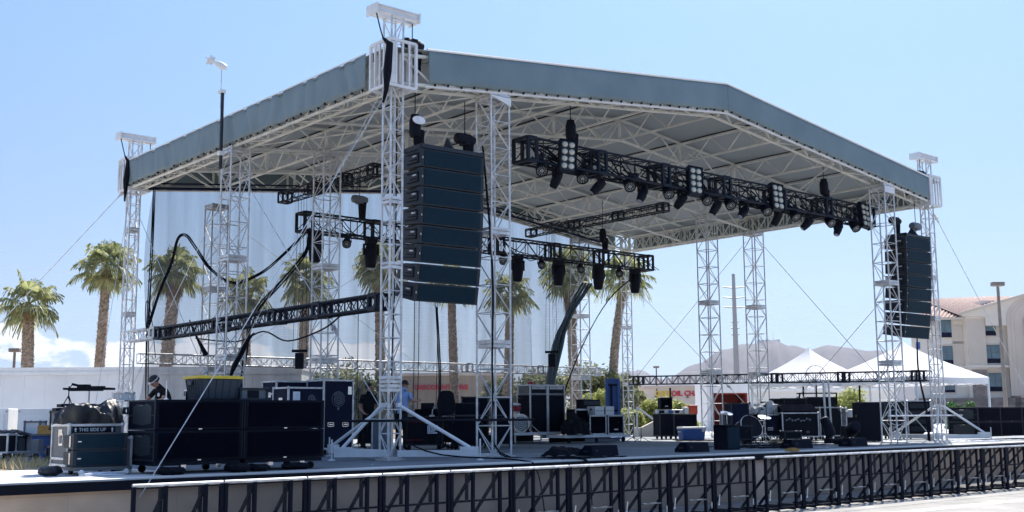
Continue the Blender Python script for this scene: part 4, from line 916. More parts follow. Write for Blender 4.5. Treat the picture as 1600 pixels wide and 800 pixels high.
case('speaker_cabinet', 'taller dark cabinet on the right of the pair behind the wide front tower', 'cabinet', *gp(722, 38, DZ), .86, .6, 1.66, 'subcab', True, rz=RC, trim='cab', handles=False)
case('speaker_cabinet', 'dark cabinet seen through the lacing of the wide front tower', 'cabinet', *gp(768, 39, DZ), .72, .6, 1.62, 'subcab', True, rz=RC, trim='cab', handles=False)
case('road_case', 'low dark case at the foot of the wide front tower on its left', 'road case', *gp(706, 35, DZ), .9, .5, .8, 'subcab', True, rz=RC, trim='black', handles=False)
case('road_case', 'low dark case at the foot of the wide front tower on its right', 'road case', *gp(772, 37, DZ), .62, .5, .95, 'subcab', True, rz=RC, trim='black', handles=False)
mb = MB(); a = gp(702, 34.5, 2.30); b = gp(785, 35.2, 2.30); mb.flat(a, b, .5, .05); lone('table_top', mb, M['cab'], 'narrow dark shelf spanning the cabinets behind the wide front tower', 'shelf')
case('road_case', 'wide black case filling the space between the near mast and the subwoofers', 'road case', *gp(560, 38.5, DZ), 1.0, .6, .9, 'black', True, rz=RC, trim='cab', handles=False)
t = case('road_case', 'small pale case seen through the lower rungs of the nearest mast', 'road case', *gp(582, 33, DZ), .5, .4, .95, 'grey', False, rz=RC, trim='alu', handles=False)
# ---- drum riser with drum kit and twin amplifier racks
t = thing('drum_riser', 'low riser on legs carrying the amplifier racks and drum kit', 'riser', (12.52, 10.1, DZ), 0)
MB().box(0, 2.8, 2.1, 2.15, .01, .31).build('riser_shade', M['black'], t)  # black sheet added to stand in for the shade under the riser
MB().box(0, 2.8, 0, 2.2, .32, .40).build('platform', M['black'], t); mb = MB(); mb.box(-.01, 2.81, -.03, 0, .31, .41); mb.box(-.03, 0, 0, 2.2, .31, .41); mb.build('edge_rail', M['alu_w'], t)
for x in (.1, 1.4, 2.65): MB().bar((x, .08, .03), (x, .08, .32), .03, 8).lathe([(.02, .0), (.05, .03), (.02, .06)], Matrix.Translation((x, .08, 0)), 8).build('leg', M['alu'], t)
zr = DZ+.40
kit = thing('drum_kit', 'red drum kit with a white spiral bass drum head on the riser', 'drum kit', (13.08, 10.42, zr), RC*.55)
X = Matrix.Translation((0, .05, .36)) @ Matrix.Rotation(R(90), 4, 'X')
drum('bass', '', None, .34, .42, 'red', Mx=X @ Matrix.Translation((0, 0, -.3)), parent=kit)
mb = MB(); spiral(mb, (0, -.089, .36), .28, 4, .026); mb.build('spiral_emblem', M['bluedark'], kit)
drum('tom', '', None, .20, .22, 'red', Mx=Matrix.Translation((-.16, .1, .86)) @ Matrix.Rotation(R(15), 4, 'X'), parent=kit)
drum('tom', '', None, .22, .24, 'red', Mx=Matrix.Translation((-.60, .35, .55)), parent=kit); drum('snare', '', None, .2, .14, 'white', Mx=Matrix.Translation((.2, .75, .7)), parent=kit)
for cx, cy, cz, cr in ((-.7, .6, 1.22, .26), (.35, .5, 1.35, .28), (-.2, .9, 1.1, .2)):
    MB().lathe([(.01, .03), (.05, .028), (cr*.5, .012), (cr, -.01)], Matrix.Translation((cx, cy, cz)) @ Matrix.Rotation(R(12), 4, 'X'), 24).build('cymbal', M['chrome'], kit)
    mb = MB(); mb.bar((cx, cy, .03), (cx, cy, cz+.05), .013, 6); [mb.bar((cx, cy, .35), (cx+.25*math.cos(a), cy+.25*math.sin(a), .01), .012, 5) for a in (0, 2.1, 4.2)]; mb.build('cymbal_stand', M['chrome'], kit)
for s in (-.3, .45):
    mb = MB(); mb.bar((s*.9, -.05, .32), (s*1.5, -.3, .01), .013, 5); mb.build('spur', M['chrome'], kit)
stand('chrome folding stand leaning between the spiral drum and the amplifier racks', (13.25, 10.2, zr), .62, 'drum_stand', 'stand', .28, mat='chrome')
for i, x in enumerate((13.45, 14.38)):
    lab = ('left', 'right')[i]
    t = case('amp_rack', f'tall black backline rack, {lab} of the two on the riser', 'rack', x, 10.25, zr, .86, .75, 1.46, 'subcab', False, trim='alu', handles=False)
    t = case('rack_unit_case', f'silver edged rack drawer on top of the {lab} tall black rack', 'rack', x, 10.25, zr+1.47, .86, .7, .34, 'greycase', False, trim='alu_w', handles=False)
    mb = MB(); mb.box(.07, .79, -.014, -.004, .04, .17); mb.build('black_panel', M['black'], t); mb = MB(); mb.box(.1, .76, -.018, -.004, .20, .30); mb.build('silver_unit', M['alu'], t); mb = MB(); [mb.lathe([(.015, 0), (.015, .02)], Matrix.Translation((.15+.07*k, -.018, .25)) @ FR, 8) for k in range(9)]; mb.build('knob', M['black'], t)
g_ = Vector((13.7, 10.5, zr+1.82)); mb = MB(); mb.lathe([(.11, 0), (.13, .05), (.10, .12), (.03, .15)], Matrix.Translation(g_), 14); lone('red_cap', mb, M['red'], 'small red cap lying on the left rack drawer', 'cap')
# ---- amplifier cabinets on a dolly, blue lift, mic stands
t = thing('platform_dolly', 'long wheeled platform carrying guitar amplifiers, right of the drum riser', 'dolly', (14.0, 8.85, DZ)); MB().box(.1, 3.4, 1.04, 1.08, .02, .19).build('dolly_shade', M['black'], t)  # black strip at the back added to darken the space below the platform
MB().box(0, 3.5, 0, 1.1, .20, .30).build('deck', M['alu_w'], t); mb = MB(); mb.box(1.1, 3.0, .1, .14, .02, .16); mb.build('brace', M['grey'], t)
for x in (.25, 1.7, 3.2): MB().lathe([(.03, -.03), (.085, -.028), (.085, .028), (.03, .03)], Matrix.Translation((x, .12, .086)) @ FR, 12).box(x-.04, x+.04, .08, .16, .14, .2).build('wheel', M['rubber'], t)
def amp(label, p, w, d, h, rz=0, frame='alu', mark=True, head=0):
    t = thing('guitar_amplifier', label, 'amplifier', p, rz); MB().box(0, w, 0, d, 0, h).build('cabinet', M['black'], t, bevel=.02)
    MB().box(.06, w-.06, -.01, .01, .06, h-.06).build('grille', M['subgrille'], t)
    mb = MB(); e = .03
    for a, c in (((0, 0), (w, 0)),): 
        for z in (e/2, h-e/2): mb.box(0, w, -.016, -.002, z-e, z+e)
    mb.box(-.002, .05, -.016, -.002, 0, h); mb.box(w-.05, w+.002, -.016, -.002, 0, h); mb.build('front_frame', M[frame], t)
    if mark: MB().box(w*.38, w*.62, -.02, -.011, h*.22, h*.28).build('badge', M['white'], t)
    return t
amp('grey edged amplifier cabinet on the platform, left of the pair', (15.58, 9.2, DZ+.30), .92, .6, .74, mark=False)
amp('grey edged amplifier cabinet with a white badge, right of the pair on the platform', (16.58, 9.2, DZ+.30), .90, .6, .74)
t = amp('small amplifier with black meter slots behind the left cabinet of the platform', (15.0, 9.4, DZ+.30), .75, .5, .98, mark=False)
t = thing('rack_unit', 'white power amplifier lying on top of the right amplifier cabinet', 'amplifier', (15.95, 9.25, DZ+1.05), 0); MB().box(0, 1.05, 0, .5, 0, .34).build('body', M['white'], t, bevel=.01); mb = MB(); mb.box(.5, .56, -.008, 0, .02, .32); mb.box(.05, 1.0, -.006, 0, .16, .175); mb.build('gap', M['black'], t)
t = thing('rack_unit', 'low black effects box behind the white power amplifier', 'amplifier', (15.75, 9.72, DZ+1.05), 0); MB().box(0, .95, 0, .4, 0, .62).build('body', M['black'], t, bevel=.01); MB().box(.05, .9, -.01, 0, .40, .56).build('panel', M['cab'], t)
drape('black cloth heap at the left end of the wheeled platform', 14.6, 9.0, DZ+.3, .55, .4, .75, 'blackcloth', 'cloth', 'cloth', 21)
def dirtcables(label, x0, x1, y0, y1, n, seed, mat='rubber', z=DZ):
    rnd = random.Random(seed); mb = MB(); x, y = (x0+x1)/2, (y0+y1)/2; a = rnd.uniform(0, 6.28); pts = []
    for i in range(n*11):
        a += rnd.uniform(-.9, .9); x += .17*math.cos(a); y += .17*math.sin(a)
        if not (x0 < x < x1 and y0 < y < y1): a = math.atan2((y0+y1)/2-y, (x0+x1)/2-x)+rnd.uniform(-.7, .7); x = min(max(x, x0), x1); y = min(max(y, y0), y1)
        pts.append((x, y, z+.014+.006*(i % 3)))
    mb.tube(pts, .013, 5)
    return lone('floor_cables', mb, M[mat], label, 'cable')
stand('microphone boom among the amplifiers on the platform', (15.4, 9.05, DZ+.3), .85, 'mic_stand', 'mic stand', .2, boom=.3, mic=True)
t = thing('material_lift', 'blue hand cranked material lift with twin masts behind the amplifiers', 'lift', tuple(gp(958, 49, DZ)), RC)
for x in (-.26, .26): MB().box(x-.06, x+.06, -.05, .05, .02, 2.55).build('mast', M['bluetub'], t)
mb = MB(); mb.box(-.2, .2, -.03, .03, 2.3, 2.38); mb.box(-.2, .2, -.06, -.02, 1.2, 1.28); mb.box(-.1, -.02, -.09, -.03, .9, 2.3); mb.build('carriage', M['bluedark'], t); MB().box(-.45, .45, -.6, .3, .03, .12).build('base', M['bluetub'], t); MB().box(-.31, .31, .08, .10, 1.0, 2.62).build('blue_sheet', M['bluetub'], t)
stand('left microphone stand right of the amplifiers', tuple(gp(989, 45, DZ)), .98, 'mic_stand', 'mic stand', .32, boom=.22, mic=True, group='microphone stands')
stand('right microphone stand right of the amplifiers', tuple(gp(1001, 44.5, DZ)), 1.0, 'mic_stand', 'mic stand', .36, boom=.2, mic=True, group='microphone stands')
# monitor wedges
def wedge(label, x, y, w=.92, rz=0, h=.27):
    t = thing('monitor_wedge', label, 'monitor wedge', (x, y, DZ), rz, 'black floor monitors along the stage front')
    MB().prism([(0, 0), (.5, 0), (.5, .08), (.30, h), (.06, h)], 0, w, 'x').build('cabinet', M['subcab'], t, bevel=.01)
    mb = MB(); mb.add([(.05, .315, h-.015), (w-.05, .315, h-.015), (w-.05, .505, .095), (.05, .505, .095)], [(0, 1, 2, 3)]); mb.build('grille', M['subgrille'], t)
    mb = MB(); mb.box(-.006, 0, .18, .34, .10, .14); mb.box(w*.1, w*.2, -.006, 0, h*.4, h*.6); mb.build('handle', M['cab'], t); return t
wedge('black floor monitor just right of the low black heap near the wide front tower', 4.95, -1.80, .95)
wedge('black floor monitor at the stage front below the blue cooler', 8.7, -1.72)
wedge('black floor monitor at the stage front below the big mixing console', 13.35, -1.85, 1.0)
wedge('black floor monitor at the stage front left of the right front tower', 16.2, -2.0)
drape('low black padded heap on the deck right of the wide front tower', 4.55, -1.15, DZ, .75, .30, .22, 'rubber', 'cover', 'cover', 31)
t = thing('floor_speaker', 'upright black speaker at the stage front right of the blue cooler', 'speaker', (11.2, -1.05, DZ)); MB().box(0, .62, 0, .5, 0, .70).build('cabinet', M['subcab'], t, bevel=.015); MB().box(.04, .58, -.012, .004, .04, .66).build('grille', M['grille'], t); MB().box(-.1, .5, -.05, .4, .702, .73).build('top_plate', M['black'], t)
# blue cooler
t = thing('cooler', 'big blue ice cooler with a white lid in the middle of the stage', 'cooler', (20.2, 8.5, DZ), RC*.6)
vs = [(x, y, z) for z, q in ((0, .05), (.46, 0)) for x, y in ((q, q), (1.05-q, q), (1.05-q, .55-q), (q, .55-q))]
MB().add(vs, [(0, 3, 2, 1), (4, 5, 6, 7), (0, 1, 5, 4), (1, 2, 6, 5), (2, 3, 7, 6), (3, 0, 4, 7)]).build('body', M['bluetub'], t, bevel=.03); MB().box(-.02, 1.07, -.02, .57, .46, .55).build('lid', M['white'], t, bevel=.03)
mb = MB(); mb.box(.86, .98, -.03, 0, .34, .48); mb.build('latch', M['white'], t); mb = MB(); mb.box(-.04, 0, .15, .4, .33, .37); mb.build('handle', M['white'], t)
# racks behind the cooler
case('road_case', 'black road case on castors left of the pair behind the blue cooler', 'road case', *gp(1031, 49, DZ), .62, .7, 1.08, 'subcab', True, rz=RC*.6, trim='cab', handles=False)
case('road_case', 'black road case on castors right of the pair behind the blue cooler', 'road case', *gp(1053, 49.5, DZ), 1.05, .7, 1.05, 'subcab', True, rz=RC*.6, trim='cab', handles=False)
amp('black practice amplifier standing highest behind the blue cooler', tuple(gp(1032, 49.3, DZ+1.30)), .56, .3, .48, RC*.6, 'black')
t = thing('rack_unit', 'row of small silver and blue boxes under the practice amplifier', 'amplifier', tuple(gp(1028, 49.2, DZ+1.09)), RC*.6); MB().box(0, 1.2, 0, .35, 0, .18).build('body', M['alu'], t, bevel=.01); mb = MB(); mb.box(.05, .3, -.01, 0, .03, .15); mb.box(.8, 1.0, -.01, 0, .03, .15); mb.build('panel', M['black'], t); MB().box(.48, .72, -.01, 0, .03, .15).build('blue_panel', M['bluetub'], t)
t = thing('cooler', 'small red and white cooler on the black cases behind the blue cooler', 'cooler', tuple(gp(1070, 49.4, DZ+1.08)), RC*.6); MB().box(.22, .62, 0, .35, 0, .34).build('body', M['orange'], t, bevel=.03); MB().box(0, .21, 0.02, .33, 0, .30).build('white_end', M['white'], t, bevel=.03); MB().box(.2, .64, -.02, .37, .34, .38).build('lid', M['orange'], t, bevel=.015)
# ---- right half: covered drums, stacks, console
case('speaker_stack', 'dark navy stack of cabinets left of the covered drum set', 'cabinet', *gp(1143, 44.5, DZ), .72, .5, 1.46, 'bluedark', False, rz=RC*.6, trim='cab', handles=False)
t = case('speaker_stack', 'pale topped cabinet leaning behind the covered drum set', 'cabinet', *gp(1128, 47, DZ), .6, .5, 1.05, 'greycase', False, rz=RC, trim='alu', handles=False)
g_ = gp(1168, 43, DZ); kit = thing('drum_kit', 'black drum kit with a big bass drum seen edge on, left of the grey cover', 'drum kit', tuple(g_), RC*.4)
X = Matrix.Translation((0, 0, .48)) @ Matrix.Rotation(R(62), 4, 'X'); drum('b', '', None, .45, .5, 'black', Mx=X @ Matrix.Translation((0, 0, -.25)), parent=kit, head='black')
drum('b', '', None, .2, .2, 'black', Mx=Matrix.Translation((.75, .3, .6)), parent=kit, head='white')
for cx, cy, cz, cr in ((.85, .1, .95, .25), (-.6, .5, 1.1, .24)):
    MB().lathe([(.01, .03), (.05, .028), (cr*.5, .012), (cr, -.01)], Matrix.Translation((cx, cy, cz)) @ Matrix.Rotation(R(20), 4, 'X'), 24).build('cymbal', M['chrome'], kit)
    mb = MB(); mb.bar((cx, cy, .03), (cx, cy, cz+.05), .014, 6); [mb.bar((cx, cy, .35), (cx+.3*math.cos(a), cy+.3*math.sin(a), .01), .013, 5) for a in (0, 2.1, 4.2)]; mb.build('cymbal_stand', M['chrome'], kit)
g_ = gp(1208, 46, DZ); t = case('road_case', 'navy case with silver latches under the crumpled grey cover', 'road case', *gp(1190, 45.8, DZ), 1.3, .6, 1.02, 'bluedark', True, rz=RC, trim='alu', handles=True)
g_ = gp(1205, 46, DZ+1.03); drape('crumpled pale grey cover over the cases left of the mixing console', g_.x, g_.y+.25, g_.z, .75, .4, .46, 'greyc', 'cover', 'cover', 41) if 'greyc' in M else None
stand('tall black microphone stand in front of the pale grey cover', tuple(gp(1197, 41, DZ)), 1.45, 'mic_stand', 'mic stand', .35, boom=-.25, mic=True, group='microphone stands')
stand('tilted black microphone stand left of the mixing console', tuple(gp(1183, 42, DZ)), 1.1, 'mic_stand', 'mic stand', .35, boom=.3, mic=True, group='microphone stands')
stand('black boom stand right of the upright front speaker', tuple(gp(1164, 37.5, DZ)), .5, 'mic_stand', 'mic stand', .38, boom=.25, group='microphone stands')
stand('low black stand in the tangle right of the upright front speaker', tuple(gp(1176, 38, DZ)), .6, 'mic_stand', 'mic stand', .38, boom=.2, group='microphone stands')
t = case('console_case', 'very wide black case with pale scribbled lettering under the mixing console', 'road case', *gp(1222, 45.2, DZ), 1.42, .8, 1.08, 'black', True, rz=RC, trim='alu', handles=False)
mb = MB(); rnd = random.Random(3)
for i in range(9):
    x = .12+i*.115; z = .82+.04*math.sin(i*2); mb.tube([(x, -.012, z), (x+.05, -.012, z+.06*math.sin(i)), (x+.03, -.012, z-.05), (x+.10, -.012, z+.02)], .006, 4)
mb.build('chalk_scribble', M['paper'], t)
mb = MB(); mb.box(.93, 1.05, -.014, -.006, .30, .38); mb.box(.5, .62, -.014, -.006, .25, .40); mb.build('latch', M['grey'], t)
mixer('big black mixing console on the wide scribbled case', tuple(gp(1222, 45.2, DZ+1.09)), 1.42, .8, up=.34)
t = thing('keyboard_stand', 'black rack frame with a keyboard behind the mixing console', 'rack', tuple(gp(1250, 47.5, DZ)), RC); mb = MB()
for x in (0, 1.55): mb.flat((x, 0, .01), (x, 0, 1.92), .05, .05, up=(0, 1, 0)); mb.flat((x, 0, 1.9), (x, .4, 1.9), .05, .05)
mb.flat((0, 0, 1.9), (1.55, 0, 1.9), .05, .05); mb.flat((0, 0, 1.5), (1.55, 0, 1.5), .05, .05); mb.build('frame', M['black'], t); MB().box(.1, 1.5, -.1, .35, 1.53, 1.64).build('keyboard', M['black'], t)
case('road_case', 'black case stacked right of the mixing console', 'road case', *gp(1281, 46.5, DZ), .85, .6, 1.3, 'black', True, rz=RC, trim='alu', handles=False)
case('equipment_case', 'low black box on the cases left of the mixing console', 'case', *gp(1208, 47.5, DZ+1.45), .75, .5, .22, 'black', False, rz=RC, trim='cab', handles=False)
case('equipment_case', 'long black box behind the mixing console, left of the keyboard frame', 'case', *gp(1226, 47.2, DZ+1.40), .9, .5, .28, 'black', False, rz=RC, trim='cab', handles=False)
t = case('speaker_cabinet', 'white edged rack right of the mixing console', 'rack', *gp(1309, 47, DZ), .34, .5, 1.28, 'greycase', False, rz=RC, trim='white', handles=False)
for z in (.1, .45, .8): MB().box(.04, .30, -.012, 0, z, z+.25).build('panel', M['grey'], t)
for px, lab in ((1290, 'left'), (1298, 'right')):
    rope(f'{lab} white upright pole of the pair behind the mixing console', gp(px, 46.5, DZ), fix(px-4, 594, 46.5), .045, 0, 'pole', 'white_pole', 'alu_w', 'white poles behind the mixing console')
for px, yt_, lab in ((1255, 604, 'dark stubby mast behind the mixing console'), (1343, 602, 'thin dark mast left of the tall black cabinet'), (1133, 606, 'thin dark mast above the practice amplifier')):
    px2 = 1047 if 'practice' in lab else px
    rope(lab, gp(px2, 52, DZ), fix(px2, yt_, 52), .045, 0, 'pole', 'mast_pole', 'black')
t = thing('pedestal_fan', 'round wire fan standing above the cases behind the mixing console', 'fan', tuple(gp(1277, 50, DZ)), RC)
mb = MB(); ring = [(math.cos(k/20*6.283)*.45, 0, 2.72+math.sin(k/20*6.283)*.45) for k in range(21)]; mb.tube(ring, .014, 5); 
for k in range(8): mb.bar((0, -.02, 2.72), (math.cos(k*.785)*.45, 0, 2.72+math.sin(k*.785)*.45), .005, 4)
mb.build('guard', M['grey'], t); MB().bar((0, 0, .02), (0, 0, 2.3), .03, 8).build('pole', M['black'], t); MB().box(-.3, .3, -.3, .3, .001, .03).build('foot', M['black'], t)
t = thing('tall_cabinet', 'tall plain black cabinet left of the right front tower', 'cabinet', tuple(gp(1343, 42.6, DZ)), RC*.85); MB().box(0, .84, 0, .7, 0.02, 1.47).build('body', M['subcab'], t, bevel=.015); mb = MB(); [mb.box(x, x+.1, y, y+.1, .001, .02) for x in (.02, .7) for y in (.02, .5)]; mb.build('foot', M['rubber'], t); mb = MB(); mb.box(-.012, 0, .2, .4, .9, 1.0); mb.build('handle', M['chrome'], t)
def movinghead(label, p, rz, tilt, s=1.0, hang=True, group=None, beam=False):
    """yoke lamp: base box, U yoke, barrel head; hangs from p"""
    t = thing('moving_head_light', label, 'stage light', p, rz, group); k = -1 if hang else 1
    MB().box(-.17*s, .17*s, -.15*s, .15*s, min(0, k*.16*s), max(0, k*.16*s)).build('base', M['black'], t, bevel=.015)
    mb = MB()
    for x in (-.23, .23): mb.flat((x*s, 0, k*.18*s), (x*s, 0, k*.52*s), .05*s, .12*s, up=(0, 1, 0))
    mb.box(-.25*s, .25*s, -.07*s, .07*s, min(k*.16*s, k*.21*s), max(k*.16*s, k*.21*s)); mb.build('yoke', M['black'], t)
    X = Matrix.Translation((0, 0, k*.5*s)) @ Matrix.Rotation(tilt, 4, 'X')
    h = MB().lathe([(.08*s, .30*s), (.17*s, .27*s), (.20*s, .1*s), (.20*s, -.12*s), (.165*s, -.36*s), (.14*s, -.42*s)], X, 18).build('head', M['black'], t, smooth=False, bevel=.008)
    MB().lathe([(.12*s, -.422*s), (.10*s, -.44*s), (.02*s, -.45*s)], X, 16).build('lens', M['parlens'], h)
    return t
def par(label, p, rz, tilt, s=1.0, group=None):
    t = thing('par_can', label, 'stage light', p, rz, group)
    mb = MB(); mb.tube([(-.17*s, 0, -.24*s), (-.17*s, 0, -.02*s), (.17*s, 0, -.02*s), (.17*s, 0, -.24*s)], .014, 5); mb.box(-.03, .03, -.03, .03, -.02, .12); mb.build('bracket', M['black'], t)
    X = Matrix.Translation((0, 0, -.24*s)) @ Matrix.Rotation(tilt, 4, 'X')
    h = MB().lathe([(.05*s, .22*s), (.12*s, .2*s), (.155*s, .08*s), (.165*s, -.12*s), (.165*s, -.16*s), (.14*s, -.16*s), (.135*s, -.13*s)], X, 18).build('can', M['black'], t)
    mb = MB(); mb.lathe([(.135*s, -.128*s), (.01, -.131*s)], X, 18)
    mb.build('lens', M['parlens'], h)
    mb = MB(); 
    for q, n_ in ((.04, 5), (.085, 10), (.12, 15)):
        for i in range(n_): a = i/n_*6.283; mb.lathe([(.013*s, -.131*s), (.009*s, -.145*s)], X @ Matrix.Translation((q*s*math.cos(a), q*s*math.sin(a), 0)), 6)
    mb.build('led_beads', M['lens'], h); return t
g_ = gp(1293, 41, DZ); movinghead('moving head lamp standing on the deck between console and tall cabinet', tuple(g_), 0.4, R(160), 1.0, False)
g_ = gp(1276, 40.5, DZ)
g_ = gp(1331, 38.6, DZ); movinghead('moving head lamp tipped over near the front left of the tall cabinet', (g_.x, g_.y, DZ), -.6, R(70), 1.05, False)
sack('black cable bag right of the standing moving head lamp', tuple(gp(1310, 39.5, DZ+.002)), .38, .25, .2, seed=12, name='bag', cat='bag', group=None)
dirtcables('tangle of black cables on the deck right of the upright front speaker', 11.9, 17.2, -1.3, 1.2, 26, 5)
dirtcables('loose black cables on the bright deck below the mixing console', 17, 22, .8, 4.2, 18, 6)
dirtcables('loose pale cables at the foot of the right mast', 22.6, 27.5, -2.2, -.7, 22, 8, 'white')
dirtcables('thin black cables along the front edge of the deck', -3, 11, -2.9, -2.3, 14, 10)
dirtcables('black cables on the deck around the microphone stands', 18.6, 22.5, 6.8, 9.4, 10, 13)
mb = MB(); mb.lathe([(.05, .0), (.13, .01), (.18, .06), (.2, .22), (.14, .30), (.05, .32)], Matrix.Translation(gp(1329, 46, DZ+.9)), 14); lone('white_bag', mb, M['white'], 'small white bundle left of the tall black cabinet', 'bundle')
t = case('rack_stack', 'black rack with shiny gear between the right front tower and the right mast', 'rack', *gp(1418, 47, DZ), .95, .6, 1.55, 'black', True, rz=RC, trim='alu', handles=False)
for z in (.3, .62, .95, 1.25): MB().box(.1, .85, -.014, 0, z, z+.2).build('unit', M['cab'], t)
case('rack_stack', 'black case left of the shiny gear rack behind the right front tower', 'rack', *gp(1384, 46.5, DZ), .8, .6, 1.5, 'black', True, rz=RC, trim='cab', handles=False)
g_ = gp(1396, 43.2, DZ); t = thing('tom_drum', 'black round drum seen through the lacing of the right front tower', 'drum', (g_.x, g_.y, g_.z), RC); drum('x', '', None, .3, .3, 'black', Mx=Matrix.Translation((0, 0, .85)) @ Matrix.Rotation(R(80), 4, 'X'), parent=t, head='black'); [MB().bar((0, 0, .6), (.35*math.cos(a), .35*math.sin(a), .01), .015, 5).build('leg', M['chrome'], t) for a in (0, 2.1, 4.2)]
sack('pale cloth bag at the foot of the right mast', tuple(gp(1450, 44.5, DZ+.002)), .3, .2, .3, 'white', 'bag', 'bag', None, 15)
mb = MB(); mb.bar((21.0, -.4, 2.2), (26.2, -.4, 2.2), .032, 8); lone('scaffold_tube', mb, M['alu'], 'grey scaffold tube clamped across the right front tower and right mast', 'tube')
mb = MB(); mb.box(11.35, 11.75, -3.2, -2.98, 1.246, 1.31); mb.box(11.42, 11.68, -3.16, -3.02, 1.31, 1.335); lone('strap_pad', mb, M['yellow'] if False else M['card'], 'folded tan strap lying on the stage edge above the barrier gap', 'strap')
for px, d, w_, h_, lab in ((1176, 46.5, .8, 1.25, 'black case behind the covered drums, right of the navy stack'), (1196, 48, .7, 1.55, 'tall black case behind the crumpled grey cover'), (1262, 49, 1.3, 1.75, 'wide black rack behind the keyboard frame'), (1305, 49.5, .8, 1.2, 'black case between the white poles and the white edged rack'), (1320, 44.5, .5, .55, 'small black case on the deck left of the tall black cabinet'), (1150, 40.5, .55, .62, 'small black amplifier case behind the upright front speaker'), (1225, 41.5, .6, .4, 'low black box in front of the wide scribbled case')):
    case('equipment_case', lab, 'case', *gp(px, d, DZ), w_, .5, h_, 'black', True, rz=RC+.1, trim='cab', handles=False)
for px, d, h_, lab in ((1208, 43, 1.2, 'black boom stand left of the scribbled case'), (1313, 41, 1.15, 'black boom stand between the moving heads'), (1170, 41, 1.3, 'black boom stand over the black drum kit'), (1405, 45.5, 1.3, 'black stand behind the right front tower'), (700, 33.5, 1.0, 'black stand in front of the dark cabinets near the wide front tower')):
    stand(lab, tuple(gp(px, d, DZ)), h_, 'mic_stand', 'mic stand', .33, boom=.35, mic=True, group='microphone stands')
# ================================================================ STAGE LIGHTS
def ylow(px, zc, yy):      # x where a sight line at px meets the vertical plane of a truss
    r = _F+_R*((px-800)/FPX); 
    f = fix(px, 400, 30); d = (f-EYE); k = (yy-EYE.y)/d.y; return EYE.x+d.x*k
zb = LT1Z-.24
for i, px in enumerate((845, 908, 981, 1041, 1100, 1136, 1192, 1236, 1290, 1328)):
    # direction for a lamp hung at that level
    for _ in range(1): x = None
    d = fix(px, 640-(zb-2.25)*58, 30)-EYE; k = (LT1Y-.2-EYE.y)/d.y; x = EYE.x+d.x*k
    par(f'round black lamp with a silver lens, {ORD[i]} from the left under the front lighting truss', (x, LT1Y-.22, zb), R(-38+2*i), R(-52 if i % 2 == 0 else -44), 1.08, 'round lamps under the front lighting truss')
for i, px in enumerate((872, 938, 1006, 1066, 1120, 1163, 1215, 1262, 1309)):
    d = fix(px, 300, 30)-EYE; k = (LT1Y-EYE.y)/d.y; x = EYE.x+d.x*k
    movinghead(f'tilted black moving head, {ORD[i]} from the left inside the row under the front lighting truss', (x, LT1Y+.05, zb-.02), R(10+40*(i % 3)), R(30+15*(i % 2)), .72, True, 'moving heads under the front lighting truss')
def blinder(label, p, rz, roll):
    t = thing('blinder_light', label, 'blinder', p, rz, 'eight lens blinders on the front lighting truss'); X = Matrix.Rotation(roll, 4, 'Y') @ Matrix.Rotation(R(-12), 4, 'X') @ Matrix.Scale(.9, 4)
    MB().box(-.24, .24, 0, .22, -.52, .52, X).build('housing', M['cab'], t, bevel=.01)
    mb = MB(); mb.box(-.29, -.25, -.02, .2, -.56, .56, X); mb.box(.25, .29, -.02, .2, -.56, .56, X); mb.box(-.25, .25, -.02, .2, .53, .56, X); mb.build('barn_door', M['black'], t)
    for r_ in range(4):
        for c_ in (-.115, .115): MB().lathe([(.10, 0), (.095, .03), (.06, .06), (.01, .07)], X @ Matrix.Translation((c_, -.002, -.375+.25*r_)) @ Matrix.Rotation(R(90), 4, 'X'), 14).build('lens', M['lens'], t, smooth=True)
    return t
for i, (px, lab) in enumerate(((886, 'leftmost eight lens blinder on the front lighting truss, beside a hoist'), (1085, 'second eight lens blinder from the left on the front lighting truss'), (1212, 'third eight lens blinder from the left on the front lighting truss'), (1347, 'rightmost eight lens blinder, hanging turned at the end of the front lighting truss'))):
    d = fix(px, 260, 30)-EYE; k = (LT1Y-.45-EYE.y)/d.y; blinder(lab, (EYE.x+d.x*k, LT1Y-.5, LT1Z-.05 if i < 3 else LT1Z-.1), R((-28, -20, -15, -5)[i]), R(6 if i < 3 else 8))
# clutter inside the front truss: dimmer boxes and cable
rnd = random.Random(17); mb = MB()
for i in range(120):
    x = rnd.uniform(5.3, 22.3); y = LT1Y+rnd.uniform(-.2, .25); z = LT1Z+rnd.uniform(-.3, .28); mb.tube([(x, y, z), (x+rnd.uniform(.2, .7), y+rnd.uniform(-.1, .1), z-rnd.uniform(.05, .2)), (x+rnd.uniform(.8, 1.4), LT1Y+rnd.uniform(-.2, .2), LT1Z-.28)], .026, 5)
lone('truss_cables', mb, M['rubber'], 'black cables threaded through the front lighting truss', 'cable')
for i in range(9):
    x = 5.9+i*1.95; t = thing('lamp_ballast', f'small black box in the front lighting truss, {ORD[i]} from the left', 'ballast', (x, LT1Y+.05, LT1Z-.25), rnd.uniform(-.3, .3), 'boxes inside the front lighting truss')
    MB().box(-.14, .14, -.12, .12, 0, .22).build('box', M['cab'], t, bevel=.01); MB().lathe([(.04, 0), (.07, .02), (.06, .05)], Matrix.Translation((0, -.12, .12)) @ FR, 10).build('socket', M['lens'], t)
zb = LT2Z-.34
for i, px in enumerate((490, 577, 806, 870, 932, 989)):
    d = fix(px, 400, 30)-EYE; k = (LT2Y-EYE.y)/d.y
    movinghead(f'big drooping moving head, {ORD[i]} from the left under the rear lighting truss', (EYE.x+d.x*k, LT2Y-.1, zb), R(-20+3*i), R(4), 1.12, True, 'moving heads under the rear lighting truss')
